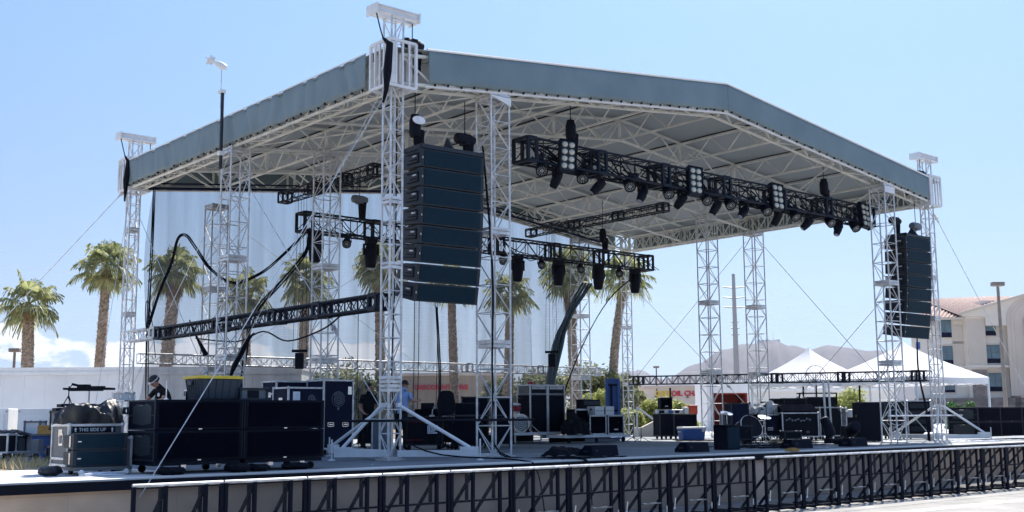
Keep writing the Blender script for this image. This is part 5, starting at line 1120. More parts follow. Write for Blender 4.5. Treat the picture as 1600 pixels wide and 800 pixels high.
for i, px in enumerate((538, 622, 782, 842, 903, 963)):
    d = fix(px, 400, 30)-EYE; k = (LT2Y-EYE.y)/d.y
    par(f'small round lamp, {ORD[i]} from the left under the rear lighting truss', (EYE.x+d.x*k, LT2Y-.15, zb), R(-35), R(-55), .95, 'small lamps under the rear lighting truss')
rnd = random.Random(27); mb = MB()
for i in range(30):
    x = rnd.uniform(4, 20.5); y = LT2Y+rnd.uniform(-.2, .2); z = LT2Z+rnd.uniform(-.3, .2); mb.tube([(x, y, z), (x+.5, y, z-.15), (x+1.1, LT2Y+rnd.uniform(-.2, .2), LT2Z-.27)], .016, 5)
lone('truss_cables', mb, M['rubber'], 'black cables threaded through the rear lighting truss', 'cable')
# hanging camera/speaker units on thin wires before the curtain
for px, lab in ((468, 'black lamp hung on wires before the curtain by the silver truss, left one'), (862, 'black lamp hung on wires in front of the bunched curtain, right one')):
    p = fix(px, 560, 41.0 if px < 500 else 48); t = thing('hanging_unit', lab, 'stage light', (p.x, p.y, p.z), RC, 'black lamps hung before the curtain')
    MB().box(-.28, .28, -.05, .05, .22, .32).build('bar', M['black'], t); MB().box(-.15, .15, -.13, .13, -.38, .2).build('body', M['black'], t, bevel=.03)
    mb = MB(); [mb.bar((x, 0, .32), (x*.6, 0, 5.9), .010, 4) for x in (-.25, -.08, .08, .25)]; mb.build('wire', M['black'], t)
# ================================================================ CROWD BARRIERS
def barrier():
    t = thing('crowd_barrier', 'x', 'crowd barrier', (0, 0, 0), 0, 'black steel crowd barriers along the stage'); w, h = 1.475, 1.265
    mb = MB(); mb.bar((0.012, 0, h), (w-.012, 0, h), .030, 8); mb.build('top_rail', M['alu'], t)
    mb = MB()
    for x in (.032, w-.032): mb.box(x-.028, x+.028, -.03, .03, .0, h-.02)
    mb.box(.06, w-.06, -.02, .02, .03, .08); mb.box(.06, w-.06, -.02, .02, .70, .735)
    for x in (.36*w, .80*w): mb.box(x-.03, x+.03, -.025, .025, .03, h-.02)
    mb.box(.06, w-.06, .30, .34, .001, .05)
    for x in (.032, w-.032, .36*w, .80*w): mb.box(x-.025, x+.025, .03, 1.15, .001, .05)
    mb.build('frame', M['subcab'], t)
    mb = MB(); mb.box(.40*w, .77*w, -.075, -.022, .40, .425); mb.build('step', M['grey'], t)
    for x in (.36*w, .80*w):
        MB().flat((x, .03, 1.20), (x, 1.10, .06), .055, .04, up=(1, 0, 0)).build('brace', M['subcab'], t)
        MB().box(x-.028, x+.028, .17, .21, .70, h-.03).build('rear_post', M['subcab'], t)
    mb = MB(); mb.flat((.09, -.045, .28), (.13, -.045, .5), .02, .02); mb.box(.07, .12, -.05, -.03, .26, .3); mb.bar((w-.09, 0, .2), (w-.09, 0, .34), .012, 5); mb.build('hook', M['alu'], t)
    mb = MB(); mb.add([(.06, .023, .08), (w-.06, .023, .08), (w-.06, .023, h-.03), (.06, .023, h-.03)], [(0, 1, 2, 3)]); mb.build('mesh_panel', M['mesh'], t)
    return t
proto = barrier()
for i in range(10):
    o = proto if i == 0 else copy_tree(proto); place(o, (-8.60+1.487*i, -5.84, 0.002), 0, f'black crowd barrier, {ORD[i]} from the left end of the left run')
for i in range(11):
    o = copy_tree(proto); place(o, (6.64+1.475*i, -5.84, 0.002), 0, f'black crowd barrier, {ORD[i]} from the left end of the right run')
t = thing('bike_rack_barrier', 'pale steel crowd barrier poking into the photo at the bottom left', 'crowd barrier', tuple(gp(157, 12.2, 0)), RC+R(-62))
mb = MB(); mb.tube([(0, 0, .02), (0, 0, 1.18), (.02, 0, 1.22), (.1, 0, 1.245), (1.9, 0, 1.245), (2.1, 0, 1.15), (2.15, 0, .02)], .028, 8); mb.bar((0, 0, .3), (2.15, 0, .3), .02, 6); mb.build('frame', M['alu_w'], t)
mb = MB(); [mb.bar((.15*k, 0, .3), (.15*k, 0, 1.24), .010, 5) for k in range(1, 14)]; mb.build('bars', M['alu_w'], t); mb = MB(); [mb.flat((x, -.35, .02), (x, .35, .02), .05, .02) for x in (.3, 1.8)]; mb.build('foot', M['alu_w'], t)
# ================================================================ PEOPLE
def person(label, p, rz, arms, top, legs=True, lean=0.0, headtilt=0.0, headturn=0.0, hair='short', extras=None, seated=False, group=None):
    """arms: [(elbow, wrist, fingertip)] for the left (-x) and right (+x); metres, figure faces -y"""
    U = 1/S; t = thing('person', label, 'person', p, rz, group)
    V = []; Ed = []; Rd = []; Root = []; Seg = []
    def v(co, r, root=False): V.append(Vector(co)); Rd.append(r if isinstance(r, tuple) else (r, r)); Root.append(root); return len(V)-1
    def e(a, b, m): Ed.append((a, b)); Seg.append((a, b, m))
    def ln(z, y=0): # lean the torso forward about the pelvis
        h = z-.95; return -math.sin(lean)*h+y*math.cos(lean), .95+math.cos(lean)*h
    def T(x, y, z): yy, zz = ln(z, y); return (x, yy, zz)
    pel = v((0, 0, .95), (.165, .125), True); sp1 = v(T(0, .01, 1.12), (.150, .115)); ch = v(T(0, .01, 1.33), (.175, .125)); nb = v(T(0, .015, 1.475), (.085, .075)); nk = v(T(0, .005, 1.52), (.060, .058))
    hb = Vector(T(0, .0, 1.53)); hd = Matrix.Translation(hb) @ Matrix.Rotation(headturn, 4, 'Z') @ Matrix.Rotation(lean+headtilt, 4, 'X')
    H = lambda x, y, z: hd @ Vector((x, y, z))
    jaw = v(H(0, -.035, .055), (.058, .062)); mid = v(H(0, -.012, .125), (.078, .095)); tp = v(H(0, .0, .195), (.062, .075))
    e(pel, sp1, 1); e(sp1, ch, 1); e(ch, nb, 1); e(nb, nk, 0); e(nk, jaw, 0); e(jaw, mid, 0); e(mid, tp, 0)
    nose = v(H(0, -.118, .108), .014); e(mid, nose, 0)
    for s in (-1, 1): q = v(H(s*.085, .01, .11), (.014, .022)); e(mid, q, 0)
    for s, arm in ((-1, arms[0]), (1, arms[1])):
        sh = v(T(s*.185, .01, 1.415), .062); e(ch, sh, 1)
        el = Vector(arm[0]); wr = Vector(arm[1]); ft = Vector(arm[2]); S_ = V[sh]
        m_ = v(S_.lerp(el, .55), .050); e(sh, m_, 1); ei = v(el, .040); e(m_, ei, 0); fm = v(el.lerp(wr, .4), .038); e(ei, fm, 0); wi = v(wr, .026); e(fm, wi, 0)
        d = (ft-wr).normalized(); side = d.cross(Vector((0, 0, 1)) if abs(d.z) < .8 else Vector((0, -1, 0))).normalized()*s
        pm = v(wr+d*.05, (.036, .020)); e(wi, pm, 0)
        nrm = d.cross(side).normalized()
        for k, (off, l) in enumerate(((-.03, .062), (-.01, .074), (.01, .070), (.03, .055))):
            a = v(wr+d*.085+side*off, .0095); b = v(wr+d*(.085+l*.55)+side*off*1.1+nrm*.008, .0085); c = v(wr+d*(.085+l*.9)+side*off*1.1+nrm*.03, .0075); e(pm, a, 0); e(a, b, 0); e(b, c, 0)
        a = v(wr+d*.045-side*.045, .011); b = v(wr+d*.085-side*.06+nrm*.015, .009); e(pm, a, 0); e(a, b, 0)
    if legs:
        for s in (-1, 1):
            hp = v((s*.095, 0, .90), .098); e(pel, hp, 2)
            if seated: pts = ((s*.12, -.42, .93), (s*.12, -.44, .48), (s*.13, -.56, .40)); 
            else: pts = ((s*.105, -.02, .50), (s*.115, .02, .10), (s*.13, -.14, .045))
            kn = v(pts[0], .066); e(hp, kn, 2); cf = v(Vector(pts[0]).lerp(Vector(pts[1]), .35), .062); e(kn, cf, 2); an = v(pts[1], .045); e(cf, an, 2); to = v(pts[2], (.045, .036)); e(an, to, 3)
    me = bpy.data.meshes.new('sk'); me.from_pydata([tuple(q*U*S) for q in V], Ed, []); o = bpy.data.objects.new('sk', me); COL.objects.link(o)
    sk = o.modifiers.new('k', 'SKIN'); sk.use_smooth_shade = True
    for i, sv in enumerate(me.skin_vertices[0].data): sv.radius = Rd[i]; sv.use_root = Root[i]
    sb = o.modifiers.new('s', 'SUBSURF'); sb.levels = 2; sb.render_levels = 2
    dg = bpy.context.evaluated_depsgraph_get(); dg.update(); nm = bpy.data.meshes.new_from_object(o.evaluated_get(dg)); bpy.data.objects.remove(o)
    nm.materials.clear()
    for m in (M['skin'], top, M['blackcloth'], M['rubber']): nm.materials.append(m)
    def dist(q, a, b):
        ab = b-a; k = max(0, min(1, (q-a).dot(ab)/max(ab.length_squared, 1e-9))); return (q-a-ab*k).length
    for pl in nm.polygons:
        q = pl.center; best = min(Seg, key=lambda s_: dist(q, V[s_[0]], V[s_[1]])/(max(Rd[s_[0]])+max(Rd[s_[1]])))
        m_ = best[2]
        if m_ == 1 and q.z < .93: m_ = 2
        pl.material_index = m_; pl.use_smooth = True
    b = bpy.data.objects.new('body', nm); COL.objects.link(b); b.parent = t
    def cap(name, mat, fn, **k):
        mb = MB(); fn(mb); mb.v = [Vector(q)*(1/S) for q in mb.v]; return mb.build(name, mat, t, **k)
    if hair in ('short', 'hair_headset'):
        def f(mb):
            def g(u, w_):
                a = 2*math.pi*u; el_ = w_*math.pi*.56; fr = max(0, -math.sin(a)); el_ *= 1-.30*fr
                return H(.092*math.sin(el_)*math.cos(a), .006+.108*math.sin(el_)*math.sin(a), .132+.108*math.cos(el_)+.004*math.sin(9*a))
            mb.grid(g, 24, 8)
        cap('hair', M['hair'], f, smooth=True, solid=.012)
    if hair == 'cap':
        def f(mb):
            def g(u, w_): a = 2*math.pi*u; el_ = w_*math.pi*.5; return H(.098*math.sin(el_)*math.cos(a), .0+.112*math.sin(el_)*math.sin(a), .145+.10*math.cos(el_))
            mb.grid(g, 24, 8); mb.add([H(-.07, -.10, .15), H(.07, -.10, .15), H(.055, -.18, .14), H(-.055, -.18, .14), H(-.07, -.10, .142), H(.07, -.10, .142), H(.055, -.18, .132), H(-.055, -.18, .132)], [(0, 1, 2, 3), (7, 6, 5, 4), (0, 4, 5, 1), (2, 6, 7, 3)])
        cap('cap', M['blackcloth'], f, smooth=True, solid=.01)
    def eyes(mb):
        for s in (-1, 1): mb.lathe([(.002, -.008), (.011, -.004), (.011, .004), (.002, .008)], Matrix.Translation(H(s*.033, -.098, .128)), 8)
    cap('eyes', M['hair'], eyes)
    def mouth(mb): mb.flat(H(-.024, -.097, .062), H(.024, -.097, .062), .010, .008)
    cap('mouth', M['red'], mouth)
    if extras: extras(cap, H, T)
    return t
def band(cap, H, T):
    def f(mb):
        pts = [H(.098*math.cos(a), .006+.112*math.sin(a), .165) for a in [k/20*6.283 for k in range(21)]]
        for a, b in zip(pts, pts[1:]): mb.flat(a, b, .006, .016)
        mb.box(*(lambda q: (q.x-.03, q.x+.03, q.y-.02, q.y+.01, q.z-.02, q.z+.02))(H(0, -.11, .165)))
    cap('headband_lamp', M['white'], f)
    def c(mb): mb.lathe([(.04, 0), (.038, .004)], Matrix.Translation(Vector(T(.08, -.135, 1.33))) @ FR, 14)
    cap('shirt_badge', M['white'], c)
def shades(cap, H, T):
    def f(mb):
        mb.flat(H(-.07, -.103, .130), H(.07, -.103, .130), .010, .034)
        for s in (-1, 1): mb.flat(H(s*.072, -.10, .135), H(s*.088, .01, .13), .006, .012)
    cap('sunglasses', M['glasses'], f)
    def h(mb): pts = [H(.09*math.cos(a), .008, .135+.115*math.sin(a)) for a in [k/12*3.14 for k in range(13)]]; mb.tube(pts, .008, 5)
    cap('headset', M['black'], h)
X1 = fix(262, 640, 26.8)
person('person in a black T-shirt with a headband lamp bending forward behind the left subwoofers', (X1.x, X1.y, DZ+.02), RC+R(-38),
       [((-.26, -.30, 1.20), (-.12, -.50, 1.12), (-.05, -.62, 1.10)), ((.26, -.30, 1.20), (.14, -.52, 1.12), (.08, -.64, 1.10))], M['blackcloth'], lean=R(24), headtilt=R(22), hair='short', extras=band)
g_ = gp(262, 26.2, DZ); t = thing('work_table', 'low work table in front of the bending person', 'table', (g_.x, g_.y, DZ), RC); MB().box(-.7, .5, -.2, .35, 1.18, 1.22).build('top', M['card'], t); mb = MB(); [mb.box(x, x+.04, y, y+.04, .001, 1.18) for x in (-.66, .42) for y in (-.16, .28)]; mb.build('leg', M['alu'], t)
g_ = gp(259, 25.6, DZ); t = stand('chrome cymbal stand rising in front of the bending person', tuple(g_), 1.86, 'cymbal_stand', 'stand', .3, mat='chrome')
mb = MB(); mb.lathe([(.03, -.05), (.055, -.02), (.055, .03), (.02, .06)], Matrix.Translation((0, 0, 1.42)), 10); mb.build('clamp', M['chrome'], t)
drum('tom_drum', 'small chrome and black drum between the bending person and the yellow lidded tub', tuple(gp(298, 27.5, 2.55)), .17, .38, 'black')
stand('drum stand under the small drum left of the yellow lidded tub', tuple(gp(298, 27.5, DZ)), 1.3, 'drum_stand', 'stand', .25, mat='chrome')
stand('low cymbal boom left of the bending person', tuple(gp(242, 27.5, DZ)), 1.55, 'cymbal_stand', 'stand', .25, boom=.2)
X1 = fix(308, 640, 30.5)
person('person of whom only the dark hair shows behind the yellow lidded tub', (X1.x, X1.y, DZ-.02+.02), RC+R(180), [((-.26, 0, 1.15), (-.24, -.2, 1.0), (-.22, -.3, .95)), ((.26, 0, 1.15), (.24, -.2, 1.0), (.22, -.3, .95))], M['blackcloth'])
X1 = fix(433, 640, 31)
person('person in a black cap whose head just shows above the right subwoofer stack', (X1.x, X1.y, DZ-.36+.02), RC+R(160), [((-.26, 0, 1.15), (-.24, -.2, 1.0), (-.22, -.3, .95)), ((.26, 0, 1.15), (.24, -.2, 1.0), (.22, -.3, .95))], M['blackcloth'], hair='cap', seated=True, legs=False)
X1 = fix(576, 640, 36.5)
person('person in black clothes with orange sunglasses and a headset standing left of the nearest mast', (X1.x, X1.y, DZ+.0), RC+R(28),
       [((-.25, .02, 1.12), (-.20, -.20, .96), (-.16, -.30, .92)), ((.25, .0, 1.12), (.16, -.24, .98), (.10, -.33, .96))], M['blackcloth'], headturn=R(35), hair='short', extras=shades)
X1 = fix(627, 640, 33.6)
person('person in a pale blue T-shirt seen from behind at the desk by the nearest mast', (X1.x, X1.y, DZ+.02), RC+R(152),
       [((-.27, -.10, 1.22), (-.25, -.36, 1.24), (-.24, -.47, 1.25)), ((.26, -.05, 1.16), (.2, -.30, 1.10), (.17, -.40, 1.1))], M['bluecloth'], lean=R(10), headtilt=R(12), hair='short')
# ================================================================ VEGETATION
def palm(label, x, y, h, r, crown, lean=(0, 0), curve=(0, 0), skirt=0, seed=1, trunk=.30, fan=1.0):
    rnd = random.Random(seed); t = thing('palm_tree', label, 'palm tree', (x, y, 1.18), 0, 'fan palms behind the stage')
    n = 30; pts = []; rad = []
    for i in range(n+1):
        u = i/n; pts.append(Vector((lean[0]*u+curve[0]*math.sin(math.pi*u), lean[1]*u+curve[1]*math.sin(math.pi*u), h*u)))
    mb = MB(); b = 0; m = 14
    def fn(u, v):
        k = v*n; i = min(int(k), n-1); p = pts[i].lerp(pts[i+1], k-i); a = u*6.2832
        rr = trunk*(1.12-.28*v+(.18*(max(0, v-.9)/.1)))*(1+.10*math.sin(a*7+k*9)+.10*((k*3.3) % 1)-.03)
        return p+Vector((math.cos(a)*rr, math.sin(a)*rr, 0))
    mb.grid(fn, m, 120)
    # old leaf boots
    for i in range(int(h*46)):
        v = rnd.uniform(.15, 1); k = v*n; j = min(int(k), n-1); p = pts[j].lerp(pts[j+1], k-j); a = rnd.uniform(0, 6.28); rr = trunk*(1.1-.26*v)
        d = Vector((math.cos(a), math.sin(a), 0)); s_ = Vector((-d.y, d.x, 0))*.055; q = p+d*rr*.95
        mb.add([q-s_, q+s_, q+d*rnd.uniform(.05, .13)+Vector((0, 0, rnd.uniform(.08, .2)))], [(0, 1, 2)])
    mb.build('trunk', M['bark'], t)
    top = pts[-1]
    if skirt:
        mb = MB()
        for i in range(int(260*skirt)):
            zz = rnd.uniform(0, skirt); a = rnd.uniform(0, 6.28); rr = trunk*rnd.uniform(1.0, 2.0)*(1-.35*abs(zz/skirt-.5)); d = Vector((math.cos(a), math.sin(a), 0)); s_ = Vector((-d.y, d.x, 0))*.07
            q = pts[int(n*(1-zz/h))]+Vector((0, 0, 0)); q = Vector((q.x, q.y, h-zz))
            mb.add([q+d*trunk*.8-s_, q+d*trunk*.8+s_, q+d*rr-Vector((0, 0, rnd.uniform(.3, .7)))], [(0, 1, 2)])
        mb.build('skirt', M['skirt'], t)
    mb = MB()
    def frond(a, el, L_, R_):
        d = Vector((math.cos(a)*math.cos(el), math.sin(a)*math.cos(el), math.sin(el))); side = d.cross(Vector((0, 0, 1))).normalized(); upv = side.cross(d)
        pe = [top+Vector((0, 0, .1))+d*L_*k/4-Vector((0, 0, 1))*(.10*L_*(k/4)**2*(1.2-el)) for k in range(5)]
        for k in range(4): mb.flat(pe[k], pe[k+1], .035, .02)
        c = pe[-1]; dd = (pe[-1]-pe[-2]).normalized(); nb_ = 22
        tw = rnd.uniform(-.5, .5); sd = side*math.cos(tw)+upv*math.sin(tw)
        for k in range(nb_):
            q = (k/(nb_-1)-.5)*2; ang = q*1.9; bd = (dd*math.cos(ang)+sd*math.sin(ang)).normalized()
            l = R_*(1-.25*abs(q))*rnd.uniform(.85, 1.1); droop = Vector((0, 0, -1))*l*(.20+.45*rnd.random()*(.4+abs(q)))
            wv = bd.cross(upv).normalized()*.045*fan
            m1 = c+bd*l*.6+Vector((0, 0, -.02)); tip = c+bd*l*.92+droop
            mb.add([c, m1-wv, m1+wv, tip, tip+Vector((rnd.uniform(-.03, .03), 0, -.12*l))], [(0, 1, 2), (1, 3, 2), (3, 4, 2)])
    for i in range(crown):
        u = i/crown; a = i*2.399+rnd.uniform(-.3, .3); el = R(80)-R(122)*u**.9+rnd.uniform(-.25, .25)
        frond(a, el, r*rnd.uniform(.30, .56), r*rnd.uniform(.40, .60))
    mb.build('crown', M['frond'], t)
    return t
def P30(px, d): g = gp(px, d); return g.x, g.y
hz_ = MB(); hz_.box(-2600, 6500, -300, 9500, -1.5, 900)
def haze_mat():
    m = bpy.data.materials.new('thin_haze'); m.use_nodes = True; nt_ = m.node_tree; nt_.nodes.clear(); o_ = nt_.nodes.new('ShaderNodeOutputMaterial'); v_ = nt_.nodes.new('ShaderNodeVolumePrincipled')
    v_.inputs['Color'].default_value = (.80, .88, 1, 1); v_.inputs['Density'].default_value = .00005; v_.inputs['Anisotropy'].default_value = .2; nt_.links.new(v_.outputs[0], o_.inputs['Volume']); return m
HAZE = True
if HAZE: tag(hz_.build('haze', haze_mat()), 'thin bluish air haze over the whole scene', 'haze', kind='stuff')
PL = [ # px trunk foot, distance, crown px, crown py, r, skirt, label, trunk r
 (43, 52, 45, 478, 1.75, 0, 'leftmost palm, short with a full spiky crown, above the white wall', .31),
 (149, 55, 167, 420, 1.75, 0, 'second palm from the left, its crown leaning right, just outside the left mast', .27),
 (250, 52, 274, 428, 1.65, .5, 'palm with a leaning trunk behind the left end of the curtain', .34),
 (383, 58, 386, 462, 1.6, 0, 'palm behind the curtain directly behind the middle left tower', .27),
 (470, 58, 478, 440, 1.75, .6, 'palm behind the curtain left of the black side truss end', .30),
 (597, 60, 592, 420, 1.75, .8, 'palm mostly hidden by the nearest mast', .30),
 (712, 64, 705, 448, 1.7, 0, 'palm whose trunk shows under the near speaker array', .28),
 (793, 64, 797, 462, 1.8, .5, 'palm behind the wide front tower, crown spreading both sides of it', .30),
 (901, 62, 889, 428, 1.95, 2.6, 'palm with a thick shaggy skirt behind the back right tower', .29),
 (958, 66, 977, 432, 2.0, 1.0, 'palm with a curved sunlit trunk left of the far right mast', .29)]
for i, (px, d, cx, cy, r, sk, lab, tr) in enumerate(PL):
    x, y = P30(px, d); c = fix(cx, cy, d); palm(lab, x, y, c.z-1.18, r, 27+i % 3*3, (c.x-x, c.y-y), (0, 0) if i != 9 else ((-.3*_rt.x), (-.3*_rt.y)), max(sk, .25+.3*(i % 3)), 50+i, tr*.88)
x, y = P30(1235, 150); c = fix(1237, 592, 150); palm('tiny distant palm seen under the left tent above the mixing console', x, y, c.z-1.18, 2.6, 24, (c.x-x, c.y-y), (0, 0), 1.2, 77, .35)
def bush(name, label, px, d, py, wpx, mat, seed, trunk=True, n=5200, group='trees and bushes behind the stage', lf=.10, base=1.18, low=.15):
    """leaf clumps spread through a lumpy crown; py top row, wpx width in sight"""
    rnd = random.Random(seed); g = gp(px, d, base); topz = fix(px, py, d).z; w_ = wpx/1776*d; h = topz-base
    t = thing(name, label, 'tree' if trunk else 'bush', tuple(g), rnd.uniform(0, 6), group)
    cl = []
    for i in range(int(14+w_*2)):
        a = rnd.uniform(0, 6.28); q = rnd.random()**.6*w_/2*.8; zz = h*(low+(1-low)*rnd.random()**.8); k = 1-.55*((zz/h-.5)*1.4)**2
        cl.append((Vector((math.cos(a)*q*k, math.sin(a)*q*k, zz*.86)), rnd.uniform(.16, .30)*min(w_, h*1.4)))
    if trunk:
        mb = MB(); mb.bar((0, 0, 0), (0, 0, h*.45), .16, 8, .09)
        for c, r_ in cl[:9]: mb.tube([(0, 0, h*.22), c*.5+Vector((0, 0, h*.12)), c], .05, 5, [.07, .05, .015])
        mb.build('trunk', M['bark'], t)
    mb = MB()
    for i in range(n):
        c, r_ = cl[rnd.randrange(len(cl))]; v = Vector((rnd.gauss(0, 1), rnd.gauss(0, 1), rnd.gauss(0, .75))).normalized()*r_*rnd.uniform(.55, 1.05)
        p = c+v; 
        if p.z < .02: continue
        u = Vector((rnd.gauss(0, 1), rnd.gauss(0, 1), rnd.gauss(0, 1))).normalized(); w2 = u.cross(Vector((rnd.gauss(0, 1), rnd.gauss(0, 1), rnd.gauss(0, 1)))).normalized(); s_ = lf*rnd.uniform(.6, 1.3)
        mb.add([p-u*s_, p+w2*s_*.5, p+u*s_, p-w2*s_*.5], [(0, 1, 2, 3)])
    mb.build('crown', mat, t); return t
bush('tree', 'olive green tree behind the person in black', 560, 60, 577, 130, M['leaf'], 1, lf=.13, n=9000)
bush('tree', 'olive green tree top behind the tallest navy road case', 495, 66, 586, 80, M['leaf'], 2, lf=.13, n=6000)
bush('tree', 'olive green tree right of the tire shop behind the wide front tower', 785, 66, 592, 75, M['leaf'], 3, lf=.13)
bush('tree', 'olive green tree behind the twin amplifier racks', 845, 64, 582, 90, M['leaf'], 4, lf=.13, n=7000)
bush('tree', 'olive green tree between the shaggy palm and the curved palm', 925, 66, 575, 95, M['leaf'], 5, lf=.13, n=7000)
bush('tree', 'green tree right of the curved palm behind the far right mast', 978, 72, 580, 60, M['leaf'], 6, lf=.13)
bush('bush', 'bright yellow green bush left of the blue lift', 930, 58, 606, 60, M['leafy'], 7, False, 4200)
bush('bush', 'bright yellow green bush behind the microphone stands', 1022, 60, 626, 62, M['leafy'], 8, False, 4200)
bush('bush', 'bright yellow green bush between the practice amplifier and the small red cooler', 1062, 62, 628, 55, M['leafy'], 9, False, 3600)
bush('tree', 'pale yellow green tree left of the tall black cabinet under the tents', 1328, 75, 606, 60, M['leafy'], 10, True, 5200, lf=.12)
bush('bush', 'dark green shrubs at the foot of the hotel, left of the tent leg', 1500, 66, 618, 46, M['leafg'], 11, False, 3600)
bush('bush', 'low green bush left of the low beige wall', 988, 58, 640, 40, M['leafy'], 12, False, 2600)
bush('tree', 'faint green tree far behind the mixing console', 1218, 170, 600, 40, M['leaf'], 13, True, 2600, lf=.28)
# ================================================================ BUILDINGS AND STREET BEHIND
def facade(name, label, cat, px, d, rz=RC, z=1.18): return thing(name, label, cat, tuple(gp(px, d, z)), rz)
def hz(py, d, px=800): return fix(px, py, d).z-1.18
# long white corrugated wall at the left
t = facade('long_white_wall', 'long white corrugated metal wall running behind the left of the stage', 'wall', -160, 44)
Lw = (470+160)/1776*44; h = hz(576, 44, 60)
mb = MB(); n = int(Lw/.16); poly = []
for i in range(n//5): mb.box(i*Lw/n*5, i*Lw/n*5+.03, -.012, .0, .05, h-.12); 
mb.box(0, Lw, 0, 2.6, 0, h-.1); mb.build('panel', M['trailer'], t)
mb = MB(); mb.box(-.05, Lw+.05, -.06, 2.66, h-.12, h+.04); mb.box(-.05, Lw+.05, -.10, -.04, h-.26, h-.12); mb.build('top_rail', M['white'], t)
for i, (p0, p1, lab) in enumerate(((-120, 13, 'leftmost white steel cabinet below the long white wall'), (28, 92, 'second white steel cabinet from the left below the long white wall'), (93, 158, 'third white steel cabinet below the long white wall, behind the keyboards'))):
    d = 39; t = facade('utility_cabinet', lab, 'cabinet', p0, d); w_ = (p1-p0)/1776*d; h = hz(638, d, 60)
    MB().box(0, w_, 0, 1.2, 0, h).build('box', M['white'], t, bevel=.02)
    mb = MB(); mb.box(.12, w_-.12, -.02, 0, .2, h-.22); mb.build('door', M['trailer'], t, bevel=.01); mb = MB(); [mb.box(x-.02, x+.02, -.03, -.02, z-.02, z+.02) for x in (.05, w_-.05) for z in (.15, h-.1)]; mb.build('bolt', M['grey'], t)
def lamp_post(label, px, d, py, double=False):
    g = gp(px, d, 1.18); h = hz(py, d, px); t = thing('street_lamp', label, 'street lamp', tuple(g), RC, 'parking lot lamps')
    MB().bar((0, 0, 0), (0, 0, h), .13, 8, .09).build('pole', M['bark'] if False else M['grey2'], t)
    k = 1; mb = MB(); mb.box(-.38*k, .38*k, -.2, .2, h, h+.26*k); mb.build('lamp_head', M['grey2'], t, bevel=.03); MB().box(-.25*k, .25*k, -.15, .15, h-.02, h-.001).build('lens', M['lens'], t)
M['grey2'] = mk('weathered_brown_steel', (.20, .17, .15), .6)
lamp_post('tall brown lamp post in front of the hotel at the right edge', 1572, 70, 447)
lamp_post('small dark lamp post above the white wall at the far left', 18, 80, 550)
lamp_post('faint small lamp post seen through the curtain above the tiled roof', 448, 140, 582)
lamp_post('thin distant lamp post above the oil change shop', 1027, 150, 575)
# tiled roof building
t = facade('tiled_roof_house', 'low building with a pinkish clay tile roof seen through the curtain at left', 'building', 340, 100); w_ = (470-340)/1776*100; h0 = hz(616, 100, 400); h1 = hz(593, 100, 400)
MB().box(.3, w_-.3, 0, 6, 0, h0).build('wall', M['stucco_p'], t)
mb = MB(); n = 30
for i in range(n):
    x0 = w_*i/n; mb.add([(x0, -.4, h0-.05), (x0+w_/n*.5, -.45, h0+.08), (x0+w_/n, -.4, h0-.05), (x0+w_/n, 3, h1), (x0+w_/n*.5, 3, h1+.12), (x0, 3, h1)], [(0, 1, 4, 5), (1, 2, 3, 4)])
for j in range(7): z = h0+(h1-h0)*j/7; mb.box(0, w_, -.4+3.4*j/7, -.33+3.4*j/7, z-.02, z+.10)
mb.add([(0, 3, h1), (w_, 3, h1), (w_, 6.4, h0), (0, 6.4, h0)], [(0, 1, 2, 3)]); mb.build('roof', M['tile'], t)
MB().box(w_*.53, w_*.58, 1, 1.6, h0, h1+.5).build('chimney', M['stucco_p'], t)
# tire shop
d = 105; t = facade('tire_shop', 'flat beige shop with red lettering on its parapet behind the curtain', 'building', 585, d); w_ = (800-585)/1776*d; h = hz(587, d, 700)
MB().box(0, w_, 0, 12, 0, h).build('wall', M['stucco_b'], t); mb = MB(); mb.box(-.1, w_+.1, -.15, 12, h, h+.25); mb.build('parapet_cap', M['stucco_p'], t)
sz = 13.5/1776*d; text_part('DISCOUNT TIRE', .60, M['signred'], t, Matrix.Translation(((648-585)/1776*d, -.08, hz(608.5, d, 700))) @ FR @ Matrix.Scale(1.12, 4, (1, 0, 0)), depth=.05, bold=.022)
mb = MB(); [mb.box(x, x+2.2, -.02, .01, .2, 2.2) for x in (1.5, 4.5, 7.5)]; mb.build('door', M['grey'], t)
# oil change shop
d = 150; t = facade('oil_change_shop', 'cream shop with yellow and red lettering above the black cases', 'building', 1009, d); w_ = (1150-1009)/1776*d; h = hz(607, d, 1050)
MB().box(0, w_, 0, 10, 0, h).build('wall', M['stucco_l'], t); MB().box(-.2, w_+.2, -.2, 10, h, h+.35).build('parapet_cap', M['stucco_p'], t)
zb_ = hz(618.5, d, 1050); text_part('QUICK', .92, M['signyel'], t, Matrix.Translation(((1024-1009)/1776*d, -.1, zb_)) @ FR @ Matrix.Scale(.76, 4, (1, 0, 0)), depth=.08, bold=.03); text_part('OIL CHANGE', .92, M['signred'], t, Matrix.Translation(((1049.5-1009)/1776*d, -.1, zb_)) @ FR, depth=.08, bold=.03)
mb = MB(); [mb.box(1.2+k*2.1, 1.5+k*2.1, -.14, .0, hz(624, d), hz(624, d)+.3) for k in range(6)]; mb.build('wall_lamp', M['grey2'], t)
mb = MB(); [mb.box(x, x+1.6, -.05, .02, .1, 1.7) for x in (1, 4, 7)]; mb.build('bay_door', M['grey'], t)
t = facade('white_gabled_hall', 'small white building with a pointed window left of the oil change shop', 'building', 978, 165); w_ = (1011-978)/1776*165; h = hz(607, 165, 990)
MB().prism([(0, 0), (w_, 0), (w_, h*.82), (w_*.55, h), (0, h*.9)], 0, 8, 'y').build('wall', M['white'], t); mb = MB(); mb.prism([(1.55, h*.28), (2.6, h*.28), (2.6, h*.52), (2.08, h*.66), (1.55, h*.52)], -.04, .0, 'y'); mb.build('window', M['glass'], t)
